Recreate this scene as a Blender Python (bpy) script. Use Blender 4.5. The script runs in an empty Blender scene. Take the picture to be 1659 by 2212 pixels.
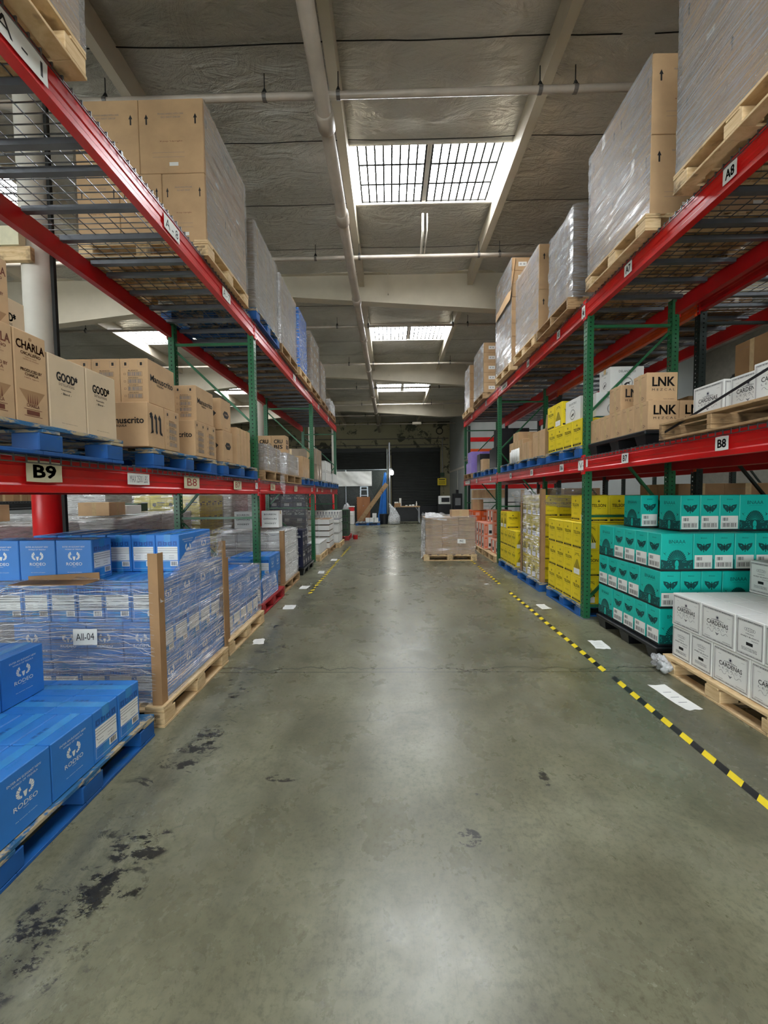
import bpy, math, random
from mathutils import Vector, Matrix, noise, Quaternion
R = math.radians
random.seed(7)
S = bpy.context.scene
COL = S.collection

# ------------------------------------------------------------------ materials
MATS = {}
def new_mat(name):
    m = bpy.data.materials.new(name); m.use_nodes = True
    nt = m.node_tree; nt.nodes.clear()
    out = nt.nodes.new('ShaderNodeOutputMaterial')
    b = nt.nodes.new('ShaderNodeBsdfPrincipled')
    nt.links.new(b.outputs[0], out.inputs[0])
    MATS[name] = m
    return m, nt, b, out
def srgb(r, g, b):
    f = lambda c: (c/255/12.92) if c/255 <= .04045 else ((c/255+.055)/1.055)**2.4
    return (f(r), f(g), f(b), 1)
def node(nt, typ, **kw):
    n = nt.nodes.new(typ)
    for k, v in kw.items():
        if k.startswith('i_'):
            key = k[2:]
            key = int(key) if key.isdigit() else key
            n.inputs[key].default_value = v
        else: setattr(n, k, v)
    return n
def mix_col(nt, fac, a, b):
    n = node(nt, 'ShaderNodeMix', data_type='RGBA')
    for s, v in ((0, fac), (6, a), (7, b)):
        if hasattr(v, 'links'): nt.links.new(v, n.inputs[s])
        else: n.inputs[s].default_value = v
    return n.outputs[2]
def ramp(nt, src, p0, p1, c0=(0,0,0,1), c1=(1,1,1,1)):
    n = node(nt, 'ShaderNodeValToRGB')
    e = n.color_ramp.elements
    e[0].position, e[1].position = p0, p1
    e[0].color, e[1].color = c0, c1
    nt.links.new(src, n.inputs[0]); return n.outputs[0]
def math_n(nt, op, a, b=0.0, c=0.0):
    n = node(nt, 'ShaderNodeMath', operation=op)
    for i, v in enumerate((a, b, c)):
        if hasattr(v, 'links'): nt.links.new(v, n.inputs[i])
        else: n.inputs[i].default_value = v
    return n.outputs[0]
def coords(nt, scale=(1,1,1), kind='Object', rot=(0,0,0)):
    t = node(nt, 'ShaderNodeTexCoord'); m = node(nt, 'ShaderNodeMapping')
    m.inputs['Scale'].default_value = scale; m.inputs['Rotation'].default_value = rot
    nt.links.new(t.outputs[kind], m.inputs[0]); return m.outputs[0]
def noise_n(nt, vec, scale, detail=4, rough=.55, dist=0.0):
    n = node(nt, 'ShaderNodeTexNoise'); n.inputs['Scale'].default_value = scale
    n.inputs['Detail'].default_value = detail; n.inputs['Roughness'].default_value = rough
    n.inputs['Distortion'].default_value = dist
    nt.links.new(vec, n.inputs['Vector']); return n.outputs[0]
def bump(nt, b, h, strength=.3, dist=.01):
    n = node(nt, 'ShaderNodeBump'); n.inputs['Strength'].default_value = strength
    n.inputs['Distance'].default_value = dist
    nt.links.new(h, n.inputs['Height']); nt.links.new(n.outputs[0], b.inputs['Normal'])
def mat(name, rgb, rough=.55, metal=0, var=.12, nscale=6, bmp=0, stretch=(1,1,1), spec=.5, ndetail=4):
    """plain procedural paint / board / plastic with a little colour variation"""
    if name in MATS: return MATS[name]
    m, nt, b, out = new_mat(name)
    c = srgb(*rgb)
    v = coords(nt, stretch)
    n = noise_n(nt, v, nscale, ndetail)
    lo = tuple(x*(1-var) for x in c[:3])+(1,); hi = tuple(min(1, x*(1+var)) for x in c[:3])+(1,)
    nt.links.new(ramp(nt, n, .3, .7, lo, hi), b.inputs['Base Color'])
    b.inputs['Roughness'].default_value = rough; b.inputs['Metallic'].default_value = metal
    b.inputs['Specular IOR Level'].default_value = spec
    if bmp: bump(nt, b, noise_n(nt, v, nscale*3), bmp, .004)
    return m
def wood(name, a, bcol, rough=.75):
    m, nt, b, out = new_mat(name)
    v = coords(nt, (3, 3, 22))
    v2 = coords(nt, (1, 1, 1))
    n = noise_n(nt, v, 3, 6, .6, .6); n2 = noise_n(nt, v2, 7, 3)
    c1 = ramp(nt, n, .3, .72, srgb(*a), srgb(*bcol))
    nt.links.new(mix_col(nt, ramp(nt, n2, .58, .72), c1, srgb(*[x*.62 for x in a])), b.inputs['Base Color'])
    b.inputs['Roughness'].default_value = rough
    bump(nt, b, n, .3, .003)
    return m
def painted_wood(name, paint, bare, amount=.56):
    m, nt, b, out = new_mat(name)
    n = noise_n(nt, coords(nt, (5, 5, 16)), 2.2, 6, .65, .5)
    n2 = noise_n(nt, coords(nt), 4, 3)
    p = ramp(nt, n2, .3, .7, srgb(*[x*.75 for x in paint]), srgb(*paint))
    nt.links.new(mix_col(nt, ramp(nt, n, amount, amount+.08), p, srgb(*bare)), b.inputs['Base Color'])
    b.inputs['Roughness'].default_value = .6
    bump(nt, b, n, .3, .003)
    return m
def film(name, tint, lo, hi, scl=(1.2, 1.2, 16), rot=(0,0,0), strength=.8, rough=.14, streak=.7):
    """clear stretch film: see-through sheet with glossy creases"""
    m, nt, b, out = new_mat(name)
    v = coords(nt, scl, 'Object', rot)
    n = noise_n(nt, v, 2.6, 5, .62, .7)
    nb = noise_n(nt, coords(nt), 2.2, 3)
    n3 = noise_n(nt, coords(nt, (scl[0]*2, scl[1]*2, scl[2]*2.4), 'Object', rot), 3, 4, .6, .3)
    b.inputs['Base Color'].default_value = srgb(*tint)
    b.inputs['Roughness'].default_value = rough
    b.inputs['Specular IOR Level'].default_value = .9
    h = math_n(nt, 'ADD', n, math_n(nt, 'MULTIPLY', n3, .5))
    bump(nt, b, h, strength, .03)
    tr = node(nt, 'ShaderNodeBsdfTransparent')
    tr.inputs[0].default_value = (.97, .97, .97, 1)
    mx = node(nt, 'ShaderNodeMixShader')
    base = ramp(nt, math_n(nt, 'ADD', math_n(nt, 'MULTIPLY', n, .65), math_n(nt, 'MULTIPLY', nb, .35)), .40, .68, (lo,)*3+(1,), (hi,)*3+(1,))
    nt.links.new(base, mx.inputs[0])
    nt.links.new(tr.outputs[0], mx.inputs[1]); nt.links.new(b.outputs[0], mx.inputs[2])
    gl = node(nt, 'ShaderNodeBsdfGlossy'); gl.inputs['Color'].default_value = (1,1,1,1); gl.inputs['Roughness'].default_value = rough-.02
    bn = node(nt, 'ShaderNodeBump'); bn.inputs['Strength'].default_value = 1.0; bn.inputs['Distance'].default_value = .14
    nt.links.new(h, bn.inputs['Height']); nt.links.new(bn.outputs[0], gl.inputs['Normal'])
    m2 = node(nt, 'ShaderNodeMixShader')
    fine = noise_n(nt, coords(nt, (scl[0], scl[1], scl[2]*2.2), 'Object', rot), 4.5, 4, .6, .5)
    nt.links.new(math_n(nt, 'ADD', math_n(nt, 'MULTIPLY', ramp(nt, fine, .50, .60), streak), .06), m2.inputs[0])
    nt.links.new(mx.outputs[0], m2.inputs[1]); nt.links.new(gl.outputs[0], m2.inputs[2])
    nt.links.new(m2.outputs[0], out.inputs[0])
    return m
def emit(name, rgb, strength):
    m, nt, b, out = new_mat(name)
    n = noise_n(nt, coords(nt), .8, 2)
    nt.links.new(ramp(nt, n, .2, .8, tuple(x*.93 for x in rgb)+(1,), tuple(rgb)+(1,)), b.inputs['Emission Color'])
    b.inputs['Base Color'].default_value = (.8, .8, .8, 1)
    b.inputs['Emission Strength'].default_value = strength
    return m

M_tan = mat('cardboard_tan', (192,158,118), .7, var=.10, nscale=5, bmp=.1)
M_tan2 = mat('cardboard_pale', (205,183,152), .7, var=.07, nscale=4)
M_kraft = mat('cardboard_brown', (158,122,84), .75, var=.14, nscale=4, bmp=.1)
M_grey_tan = mat('cardboard_grey', (150,134,116), .72, var=.12, nscale=4)
M_tape = mat('packing_tape', (200,172,130), .22, var=.1, nscale=30)
M_cleartape = mat('clear_tape', (225,220,205), .15, var=.12, nscale=40)
M_blue = mat('blue_board', (46,122,202), .45, var=.10, nscale=3)
M_blue_d = mat('blue_print', (26,84,158), .45, var=.08)
M_bluetape = mat('blue_tape', (62,140,205), .2, var=.12, nscale=20)
M_white = mat('white_board', (226,226,222), .5, var=.04, nscale=4)
M_label = mat('paper_label', (235,235,230), .6, var=.04, nscale=8)
M_cream = mat('masking_paper', (214,208,176), .7, var=.08, nscale=14)
M_ink = mat('black_ink', (22,22,24), .6, var=.15, nscale=20)
M_greyink = mat('grey_ink', (120,120,122), .6, var=.12, nscale=20)
M_brownink = mat('brown_ink', (104,50,26), .7, var=.2, nscale=25)
M_redink = mat('red_ink', (150,40,34), .6)
M_teal = mat('teal_board', (16,186,172), .4, var=.07, nscale=3)
M_teal_d = mat('teal_print', (8,74,74), .45, var=.15)
M_yellow = mat('yellow_board', (238,212,34), .45, var=.07, nscale=3)
M_navy = mat('navy_board', (22,26,58), .4, var=.2)
M_orange = mat('orange_board', (228,96,30), .5, var=.12)
M_pink = mat('pink_board', (232,160,136), .5, var=.12)
M_purple = mat('purple_board', (150,128,206), .5, var=.1)
M_black = mat('black_board', (24,24,28), .4, var=.3)
M_crate = mat('green_crate', (36,66,40), .5, var=.2)
M_wine = mat('wine_print', (50,54,84), .5)
M_ltblue = mat('light_blue', (150,200,220), .5)
W_new = wood('new_wood', (192,158,112), (226,200,156))
W_old = wood('old_wood', (140,108,74), (190,158,116))
W_blue = painted_wood('blue_paint_wood', (14,92,168), (60,96,110), .60)
W_red = painted_wood('red_paint_wood', (176,30,34), (120,70,50), .66)
W_blued = painted_wood('worn_blue_deck', (40,104,150), (176,160,128), .47)
M_bplastic = mat('black_plastic', (20,22,26), .35, var=.3)
M_red = mat('red_paint', (206,16,20), .3, var=.14, nscale=3, spec=.6)
M_red_d = mat('dull_red_paint', (170,16,20), .35, var=.2, nscale=3)  # deeper red for the rear beams and the bucket
M_orangepaint = mat('orange_paint', (216,84,32), .35, var=.15)
M_green = mat('green_paint', (36,98,62), .34, var=.14, nscale=5)
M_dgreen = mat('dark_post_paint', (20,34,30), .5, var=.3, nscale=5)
M_wire = mat('galvanised_wire', (120,122,124), .35, .8, var=.15)
M_chan = mat('galvanised_channel', (104,108,114), .4, .6, var=.15)
M_pipe = mat('pipe_paint', (176,164,150), .4, var=.12, nscale=4)
M_pipe_d = mat('dark_pipe', (92,86,80), .45, var=.2, nscale=4)
M_beam = mat('cream_roof_paint', (190,180,160), .5, var=.08, nscale=2)
M_steel = mat('dull_steel', (150,152,156), .35, .7, var=.1)
M_alu = mat('aluminium', (176,186,192), .3, .8, var=.1)
M_dark = mat('near_black_paint', (24,24,22), .8)  # near-black colour for grilles, hangers, tracks and seams
M_white_p = mat('white_paint', (214,208,196), .5, var=.08, nscale=3)
M_red_p = mat('red_column_paint', (196,14,18), .35, var=.1)
F_clear = film('clear_film', (236,240,246), .04, .38, (.45,.45,13), streak=.85)
F_diag = film('creased_film', (236,240,246), .04, .34, (.8,.5,11), (R(40),0,0), streak=.8)
F_white = film('cloudy_film', (244,244,242), .65, 1.0, (1.0,1.0,14), strength=1.0)
F_silver = film('silver_film', (216,220,228), .25, .8, (1.2,.7,26), (R(-30),0,0), 1.0, .16, streak=.9)
F_silverL = film('silver_film_left', (216,212,208), .25, .8, (1.2,.7,26), (R(30),0,0), 1.0, .16, streak=.8)
F_blue = film('blue_film', (30,110,200), .75, .98, (2,2,6), strength=1.0)
F_bag = film('plastic_bag', (236,238,240), .45, .8, (5,5,2), streak=.4)
E_sky = emit('skylight_panel', (.90,.95,1.0), 26)
E_bulb = emit('lamp_bulb', (1,.98,.9), 60)

SMEARS = [(-1.25,1.33,.14,.08),(-1.15,1.43,.18,.09),(-1.12,1.62,.15,.10),(-1.28,1.16,.12,.14),(-1.19,2.29,.15,.08),(-1.24,2.14,.13,.06),(-1.18,2.42,.09,.08),(-1.22,2.88,.10,.05),(-1.2,3.02,.06,.05),(-1.16,2.75,.05,.04),(-1.3,3.75,.07,.08),(-1.28,3.9,.07,.05),(-.60,2.02,.10,.03),(.34,1.66,.06,.05),(.82,2.02,.03,.06),(-1.33,4.45,.06,.1),(.42,1.9,.03,.02)]
def floor_material():
    m, nt, b, out = new_mat('sealed_concrete')
    t = node(nt, 'ShaderNodeTexCoord'); ob = t.outputs['Object']
    sep = node(nt, 'ShaderNodeSeparateXYZ'); nt.links.new(ob, sep.inputs[0])
    X, Y = sep.outputs[0], sep.outputs[1]
    n1 = noise_n(nt, ob, .55, 6, .6, .4); n2 = noise_n(nt, ob, 3.2, 8, .68, .3); n3 = noise_n(nt, ob, 38, 8, .75)
    c = ramp(nt, n1, .32, .68, srgb(88,87,66), srgb(148,146,122))
    c = mix_col(nt, math_n(nt, 'MULTIPLY', ramp(nt, n2, .30, .74), .7), c, srgb(128,126,102))
    c = mix_col(nt, math_n(nt, 'MULTIPLY', ramp(nt, noise_n(nt, ob, .85, 7, .72, .8), .40, .70), .55), c, srgb(66,66,50))
    c = mix_col(nt, math_n(nt, 'MULTIPLY', ramp(nt, n2, .50, .80), .7), c, srgb(58,56,42))
    c = mix_col(nt, math_n(nt, 'MULTIPLY', ramp(nt, n3, .48, .68), .6), c, srgb(66,64,50))
    # light worn haze
    c = mix_col(nt, math_n(nt, 'MULTIPLY', ramp(nt, noise_n(nt, ob, 1.3, 7, .7), .48, .80), .5), c, srgb(160,160,142))
    # tyre lanes: dark rubber along the pallets
    sm = coords(nt, (1, .16, 1))
    lane = noise_n(nt, sm, 5, 5, .65, .2)
    for cx, w, amt in ((-1.28, .22, .55), (-.62, .12, .25), (1.0, .10, .22), (2.05, .25, .35)):
        d = math_n(nt, 'ABSOLUTE', math_n(nt, 'SUBTRACT', X, cx))
        band = ramp(nt, math_n(nt, 'DIVIDE', d, w), .2, 1.0, (1,1,1,1), (0,0,0,1))
        c = mix_col(nt, math_n(nt, 'MULTIPLY', math_n(nt, 'MULTIPLY', band, ramp(nt, lane, .40, .62)), amt), c, srgb(54,54,46))
    # heavy black scuffs near the left pallets
    sc = noise_n(nt, coords(nt, (2.0, 3.4, 1)), 2.6, 7, .75, 1.2)
    d = math_n(nt, 'ABSOLUTE', math_n(nt, 'SUBTRACT', X, -1.22))
    band = ramp(nt, math_n(nt, 'DIVIDE', d, .30), .45, 1.0, (1,1,1,1), (0,0,0,1))
    c = mix_col(nt, math_n(nt, 'MULTIPLY', math_n(nt, 'MULTIPLY', band, ramp(nt, sc, .57, .62)), .85), c, srgb(26,26,24))
    sc2 = noise_n(nt, coords(nt, (1.2, 2.2, 1)), 5.5, 6, .7, 1.5)
    c = mix_col(nt, math_n(nt, 'MULTIPLY', ramp(nt, sc2, .665, .70), .55), c, srgb(44,42,36))
    # black rubber smears
    wn = node(nt, 'ShaderNodeTexNoise'); wn.inputs['Scale'].default_value = 9; wn.inputs['Detail'].default_value = 7; wn.inputs['Roughness'].default_value = .75
    nt.links.new(coords(nt, (1, 1.6, 1)), wn.inputs['Vector'])
    tot = None
    for (cx, cy, rx, ry) in SMEARS:
        dx = math_n(nt, 'DIVIDE', math_n(nt, 'SUBTRACT', X, cx), rx); dy = math_n(nt, 'DIVIDE', math_n(nt, 'SUBTRACT', Y, cy), ry)
        e = math_n(nt, 'ADD', math_n(nt, 'MULTIPLY', dx, dx), math_n(nt, 'MULTIPLY', dy, dy))
        q = math_n(nt, 'SUBTRACT', 1.0, e)
        tot = q if tot is None else math_n(nt, 'MAXIMUM', tot, q)
    q = math_n(nt, 'ADD', math_n(nt, 'MULTIPLY', math_n(nt, 'MAXIMUM', tot, -1.0), .22), math_n(nt, 'MULTIPLY', wn.outputs[0], 2.0))
    q = math_n(nt, 'MULTIPLY', ramp(nt, q, .12, .20), ramp(nt, math_n(nt, 'MULTIPLY', wn.outputs[0], 1.0), .50, .535))
    q = math_n(nt, 'MULTIPLY', q, ramp(nt, tot, .0, .25))
    gr = noise_n(nt, coords(nt, (14, .9, 1)), 6, 5, .7)
    c = mix_col(nt, math_n(nt, 'MULTIPLY', ramp(nt, gr, .60, .72), .35), c, srgb(60,58,46))
    c = mix_col(nt, math_n(nt, 'MULTIPLY', q, .9), c, srgb(24,22,22))
    # joints and a wandering crack
    wob = noise_n(nt, coords(nt, (1, 0, 0)), 2.2, 6, .6)
    for yy, amp, w in ((9.12, .0, .02), (3.34, .20, .009), (3.27, .0, .007), (15.2, 0, .02)):
        e = math_n(nt, 'SUBTRACT', math_n(nt, 'ADD', Y, math_n(nt, 'MULTIPLY', math_n(nt, 'SUBTRACT', wob, .5), amp*2)), yy)
        ln = ramp(nt, math_n(nt, 'ABSOLUTE', e), w*.4, w*1.4, (1,1,1,1), (0,0,0,1))
        c = mix_col(nt, math_n(nt, 'MULTIPLY', ln, .8), c, srgb(34,33,28))
    vo = node(nt, 'ShaderNodeTexVoronoi', feature='DISTANCE_TO_EDGE'); vo.inputs['Scale'].default_value = .62
    dv = node(nt, 'ShaderNodeVectorMath', operation='ADD')
    nn = node(nt, 'ShaderNodeTexNoise'); nn.inputs['Scale'].default_value = 2.2; nn.inputs['Detail'].default_value = 6
    nt.links.new(ob, nn.inputs['Vector'])
    sv = node(nt, 'ShaderNodeVectorMath', operation='SCALE'); sv.inputs['Scale'].default_value = .55
    nt.links.new(nn.outputs['Color'], sv.inputs[0]); nt.links.new(ob, dv.inputs[0]); nt.links.new(sv.outputs[0], dv.inputs[1])
    nt.links.new(dv.outputs[0], vo.inputs['Vector'])
    ck = ramp(nt, vo.outputs['Distance'], .002, .007, (1,1,1,1), (0,0,0,1))
    ckm = ramp(nt, noise_n(nt, ob, .7, 2), .52, .62)
    c = mix_col(nt, math_n(nt, 'MULTIPLY', math_n(nt, 'MULTIPLY', ck, ckm), .6), c, srgb(48,46,38))
    nt.links.new(c, b.inputs['Base Color'])
    nt.links.new(ramp(nt, math_n(nt, 'ADD', math_n(nt, 'MULTIPLY', n2, .6), math_n(nt, 'MULTIPLY', n1, .4)), .30, .72, (.21,)*3+(1,), (.38,)*3+(1,)), b.inputs['Roughness'])
    b.inputs['Specular IOR Level'].default_value = .62
    bump(nt, b, n3, .08, .002)
    return m
M_floor = floor_material()
def ceiling_material():
    m, nt, b, out = new_mat('foil_insulation')
    v = coords(nt, (1, 1, 1))
    n = noise_n(nt, v, 1.5, 6, .62, 1.2); n2 = noise_n(nt, v, .5, 3)
    ws = noise_n(nt, coords(nt, (.9, 2.6, 1)), 1.6, 5, .6, 2.2)
    nt.links.new(ramp(nt, n2, .35, .65, srgb(176,172,162), srgb(206,202,194)), b.inputs['Base Color'])
    b.inputs['Metallic'].default_value = .45; 
    nt.links.new(ramp(nt, n, .3, .7, (.30,)*3+(1,), (.46,)*3+(1,)), b.inputs['Roughness'])
    bump(nt, b, math_n(nt, 'ADD', n, ws), .8, .09)
    return m
M_ceil = ceiling_material()
def peeling_material():
    m, nt, b, out = new_mat('peeling_wall_paint')
    v = coords(nt)
    n = noise_n(nt, v, .9, 8, .68, .8); n2 = noise_n(nt, v, .3, 3)
    c = ramp(nt, n2, .3, .7, srgb(132,126,96), srgb(158,150,118))
    nt.links.new(mix_col(nt, ramp(nt, n, .545, .57), c, srgb(70,70,52)), b.inputs['Base Color'])
    b.inputs['Roughness'].default_value = .7
    return m
M_peel = peeling_material()
M_wall = mat('grey_wall_paint', (170,174,172), .6, var=.06, nscale=1)
M_rolldoor = mat('dark_door_paint', (34,38,34), .5, var=.2, nscale=1.5)

# ------------------------------------------------------------------ mesh builder
TXT = {}
def text_geo(s, bold=0.0):
    k = (s, bold)
    if k in TXT: return TXT[k]
    cu = bpy.data.curves.new('t', 'FONT'); cu.body = s; cu.resolution_u = 2; cu.offset = bold
    cu.size = 1; cu.align_x = 'LEFT'
    o = bpy.data.objects.new('t', cu)
    me = bpy.data.meshes.new_from_object(o)
    vs = [v.co.copy() for v in me.vertices]; fs = [tuple(p.vertices) for p in me.polygons]
    bpy.data.objects.remove(o); bpy.data.curves.remove(cu); bpy.data.meshes.remove(me)
    xs = [v.x for v in vs]; ys = [v.y for v in vs]
    r = (vs, fs, min(xs), max(xs), min(ys), max(ys)); TXT[k] = r
    return r
class MB:
    def __init__(s): s.v = []; s.f = []; s.m = []; s.mats = []; s.sm = False
    def mi(s, m):
        if m not in s.mats: s.mats.append(m)
        return s.mats.index(m)
    def box(s, x0, y0, z0, x1, y1, z1, m):
        b = len(s.v); k = s.mi(m)
        s.v += [(x0,y0,z0),(x1,y0,z0),(x1,y1,z0),(x0,y1,z0),(x0,y0,z1),(x1,y0,z1),(x1,y1,z1),(x0,y1,z1)]
        for f in ((3,2,1,0),(4,5,6,7),(0,1,5,4),(1,2,6,5),(2,3,7,6),(3,0,4,7)):
            s.f.append(tuple(b+i for i in f)); s.m.append(k)
        return s
    def cbox(s, x0, y0, z0, x1, y1, z1, m, c=.004):
        """box with chamfered edges"""
        b = len(s.v); k = s.mi(m)
        xs, ys, zs = (x0, x1), (y0, y1), (z0, z1)
        idx = {}
        for i in (0,1):
            for j in (0,1):
                for l in (0,1):
                    p = [xs[i], ys[j], zs[l]]; sg = [1-2*i, 1-2*j, 1-2*l]
                    for a in range(3):
                        q = [p[t] + (0 if t == a else sg[t]*c) for t in range(3)]
                        idx[(i,j,l,a)] = len(s.v); s.v.append(tuple(q))
        def F(*a): s.f.append(tuple(a)); s.m.append(k)
        I = idx
        for a in range(3):
            o = [t for t in range(3) if t != a]
            for e in (0,1):
                q = []
                for (u, w) in ((0,0),(1,0),(1,1),(0,1)):
                    d = [0,0,0]; d[a] = e; d[o[0]] = u; d[o[1]] = w; q.append(I[(*d, a)])
                flip = (e == 0) ^ (a == 1)
                F(*(q[::-1] if flip else q))
        for a in range(3):      # edges parallel to axis a
            o = [t for t in range(3) if t != a]
            for u in (0,1):
                for w in (0,1):
                    d0 = [0,0,0]; d0[a] = 0; d0[o[0]] = u; d0[o[1]] = w
                    d1 = list(d0); d1[a] = 1
                    q = [I[(*d0,o[0])], I[(*d1,o[0])], I[(*d1,o[1])], I[(*d0,o[1])]]
                    F(*q)
        for i in (0,1):
            for j in (0,1):
                for l in (0,1): F(I[(i,j,l,0)], I[(i,j,l,1)], I[(i,j,l,2)])
        s.recalc = True
        return s
    def poly(s, pts, m):
        b = len(s.v); s.v += [tuple(p) for p in pts]; s.f.append(tuple(range(b, b+len(pts)))); s.m.append(s.mi(m)); return s
    def tube(s, pts, r, m, n=8, cap=True):
        k = s.mi(m); rings = []
        pts = [Vector(p) for p in pts]
        for i, p in enumerate(pts):
            d = (pts[min(i+1, len(pts)-1)] - pts[max(i-1, 0)]).normalized()
            a = d.orthogonal().normalized() if i == 0 else (pa - d*pa.dot(d)).normalized()
            pa = a; c = d.cross(a); rr = r[i] if isinstance(r, (list, tuple)) else r
            b = len(s.v)
            for j in range(n):
                t = 2*math.pi*j/n; s.v.append(tuple(p + (a*math.cos(t)+c*math.sin(t))*rr))
            rings.append(b)
        for q in range(len(rings)-1):
            for j in range(n):
                s.f.append((rings[q]+j, rings[q]+(j+1)%n, rings[q+1]+(j+1)%n, rings[q+1]+j)); s.m.append(k)
        if cap:
            s.f.append(tuple(rings[0]+j for j in range(n))[::-1]); s.m.append(k)
            s.f.append(tuple(rings[-1]+j for j in range(n))); s.m.append(k)
        return s
    def beam(s, a, b, w, h, m):
        """rectangular bar from a to b"""
        a, b = Vector(a), Vector(b); d = (b-a).normalized()
        u = d.cross(Vector((0,0,1)));
        if u.length < 1e-4: u = Vector((1,0,0))
        u.normalize(); t = u.cross(d).normalized(); k = s.mi(m); q = len(s.v)
        for p in (a, b):
            for i, j in ((-1,-1),(1,-1),(1,1),(-1,1)): s.v.append(tuple(p+u*(i*w/2)+t*(j*h/2)))
        for f in ((0,1,2,3),(7,6,5,4),(0,4,5,1),(1,5,6,2),(2,6,7,3),(3,7,4,0)):
            s.f.append(tuple(q+i for i in f)); s.m.append(k)
        s.recalc = True
        return s
    def text(s, st, o, u, v, cx, cy, h, m, bold=0.0, maxw=None, n=None, eps=.0008):
        if bold > .012:
            for sx, sy in ((-1,-.6),(1,-.6),(-1,.6),(1,.6),(0,0)):
                hh = h/ .72
                s.text(st, o, u, v, cx+sx*bold*hh*.45, cy+sy*bold*hh*.45, h, m, .01, maxw, n, eps)
            return s
        vs, fs, x0, x1, y0, y1 = text_geo(st, bold)
        o, u, v = Vector(o), Vector(u), Vector(v)
        nn = u.cross(v).normalized()*eps
        hs = h/(y1-y0); ws = hs
        if maxw: ws = min(hs*3, maxw/(x1-x0))
        b = len(s.v); k = s.mi(m)
        for p in vs:
            s.v.append(tuple(o + u*(cx+(p.x-(x0+x1)/2)*ws) + v*(cy+(p.y-y0)*hs) + nn))
        for f in fs: s.f.append(tuple(b+i for i in f)); s.m.append(k)
        return s
    def mesh(s, name):
        me = bpy.data.meshes.new(name); me.from_pydata(s.v, [], s.f)
        for m in s.mats: me.materials.append(m)
        me.polygons.foreach_set('material_index', s.m)
        if s.sm: me.polygons.foreach_set('use_smooth', [True]*len(s.f))
        me.update()
        if getattr(s, 'recalc', False):
            import bmesh
            bm = bmesh.new(); bm.from_mesh(me)
            bmesh.ops.recalc_face_normals(bm, faces=bm.faces); bm.to_mesh(me); bm.free()
        return me
class Face:
    """drawing helper on one rectangular side of a carton"""
    def __init__(s, mb, o, u, v, w, h):
        s.mb, s.o, s.u, s.v, s.w, s.h = mb, Vector(o), Vector(u), Vector(v), w, h
        s.n = s.u.cross(s.v).normalized()
    def P(s, a, b, e=.0006): return s.o + s.u*a*s.w + s.v*b*s.h + s.n*e
    def rect(s, a0, b0, a1, b1, m, e=.0006): s.mb.poly([s.P(a0,b0,e), s.P(a1,b0,e), s.P(a1,b1,e), s.P(a0,b1,e)], m)
    def poly(s, pts, m, e=.0006): s.mb.poly([s.P(a,b,e) for a, b in pts], m)
    def frame(s, a0, b0, a1, b1, t, m, e=.0006):
        ta, tb = t/s.w, t/s.h
        s.rect(a0,b0,a1,b0+tb,m,e); s.rect(a0,b1-tb,a1,b1,m,e); s.rect(a0,b0+tb,a0+ta,b1-tb,m,e); s.rect(a1-ta,b0+tb,a1,b1-tb,m,e)
    def text(s, st, cx, cy, h, m, bold=0, maxw=None, e=.0010):
        s.mb.text(st, s.o, s.u, s.v, cx*s.w, cy*s.h, h*s.h, m, bold, maxw*s.w if maxw else None, eps=e)
    def bars(s, a0, b0, a1, b1, n, m, e=.0012, seed=1):
        r = random.Random(seed); x = a0; step = (a1-a0)/n
        for i in range(n): s.rect(a0+i*step, b0, a0+i*step+step*r.uniform(.25,.75), b1, m, e)
    def disc(s, cx, cy, r, m, n=16, e=.0009, a0=0, a1=360, ry=None):
        ry = ry or r*s.w/s.h
        s.poly([(cx+r*math.cos(R(a0+(a1-a0)*i/n)), cy+ry*math.sin(R(a0+(a1-a0)*i/n))) for i in range(n+(a1-a0 < 360))], m, e)
    def ring(s, cx, cy, r, t, m, n=18, e=.0009, a0=0, a1=360):
        k = s.w/s.h
        for i in range(n):
            p, q = R(a0+(a1-a0)*i/n), R(a0+(a1-a0)*(i+1)/n)
            s.poly([(cx+r*math.cos(p), cy+r*k*math.sin(p)), (cx+r*math.cos(q), cy+r*k*math.sin(q)), (cx+(r-t)*math.cos(q), cy+(r-t)*k*math.sin(q)), (cx+(r-t)*math.cos(p), cy+(r-t)*k*math.sin(p))][::-1][::-1], m, e)

# ------------------------------------------------------------------ object helpers
def tag(o, label=None, cat=None, group=None, kind=None):
    if label: o['label'] = label
    if cat: o['category'] = cat
    if group: o['group'] = group
    if kind: o['kind'] = kind
    return o
def obj(name, me, parent=None, loc=(0,0,0), rz=0):
    if isinstance(me, MB): me = me.mesh(name)
    o = bpy.data.objects.new(name, me); COL.objects.link(o)
    o.location = loc; o.rotation_euler = (0,0,rz)
    if parent: o.parent = parent
    return o
def empty(name, loc=(0,0,0), rz=0):
    o = bpy.data.objects.new(name, None); COL.objects.link(o); o.location = loc; o.rotation_euler = (0,0,rz)
    o.empty_display_size = .1
    return o
def dup(root, loc, rz=0):
    r = root.copy(); COL.objects.link(r); r.location = loc; r.rotation_euler = (0,0,rz)
    for ch in list(root.children):
        c = ch.copy(); COL.objects.link(c); c.parent = r
        for g in list(ch.children):
            d = g.copy(); COL.objects.link(d); d.parent = c
    return r
def struct(name, me, loc=(0,0,0)):
    o = obj(name, me, None, loc); o['kind'] = 'structure'; return o
ORD = ['zeroth','first','second','third','fourth','fifth','sixth','seventh','eighth','ninth','tenth','eleventh','twelfth']

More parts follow.
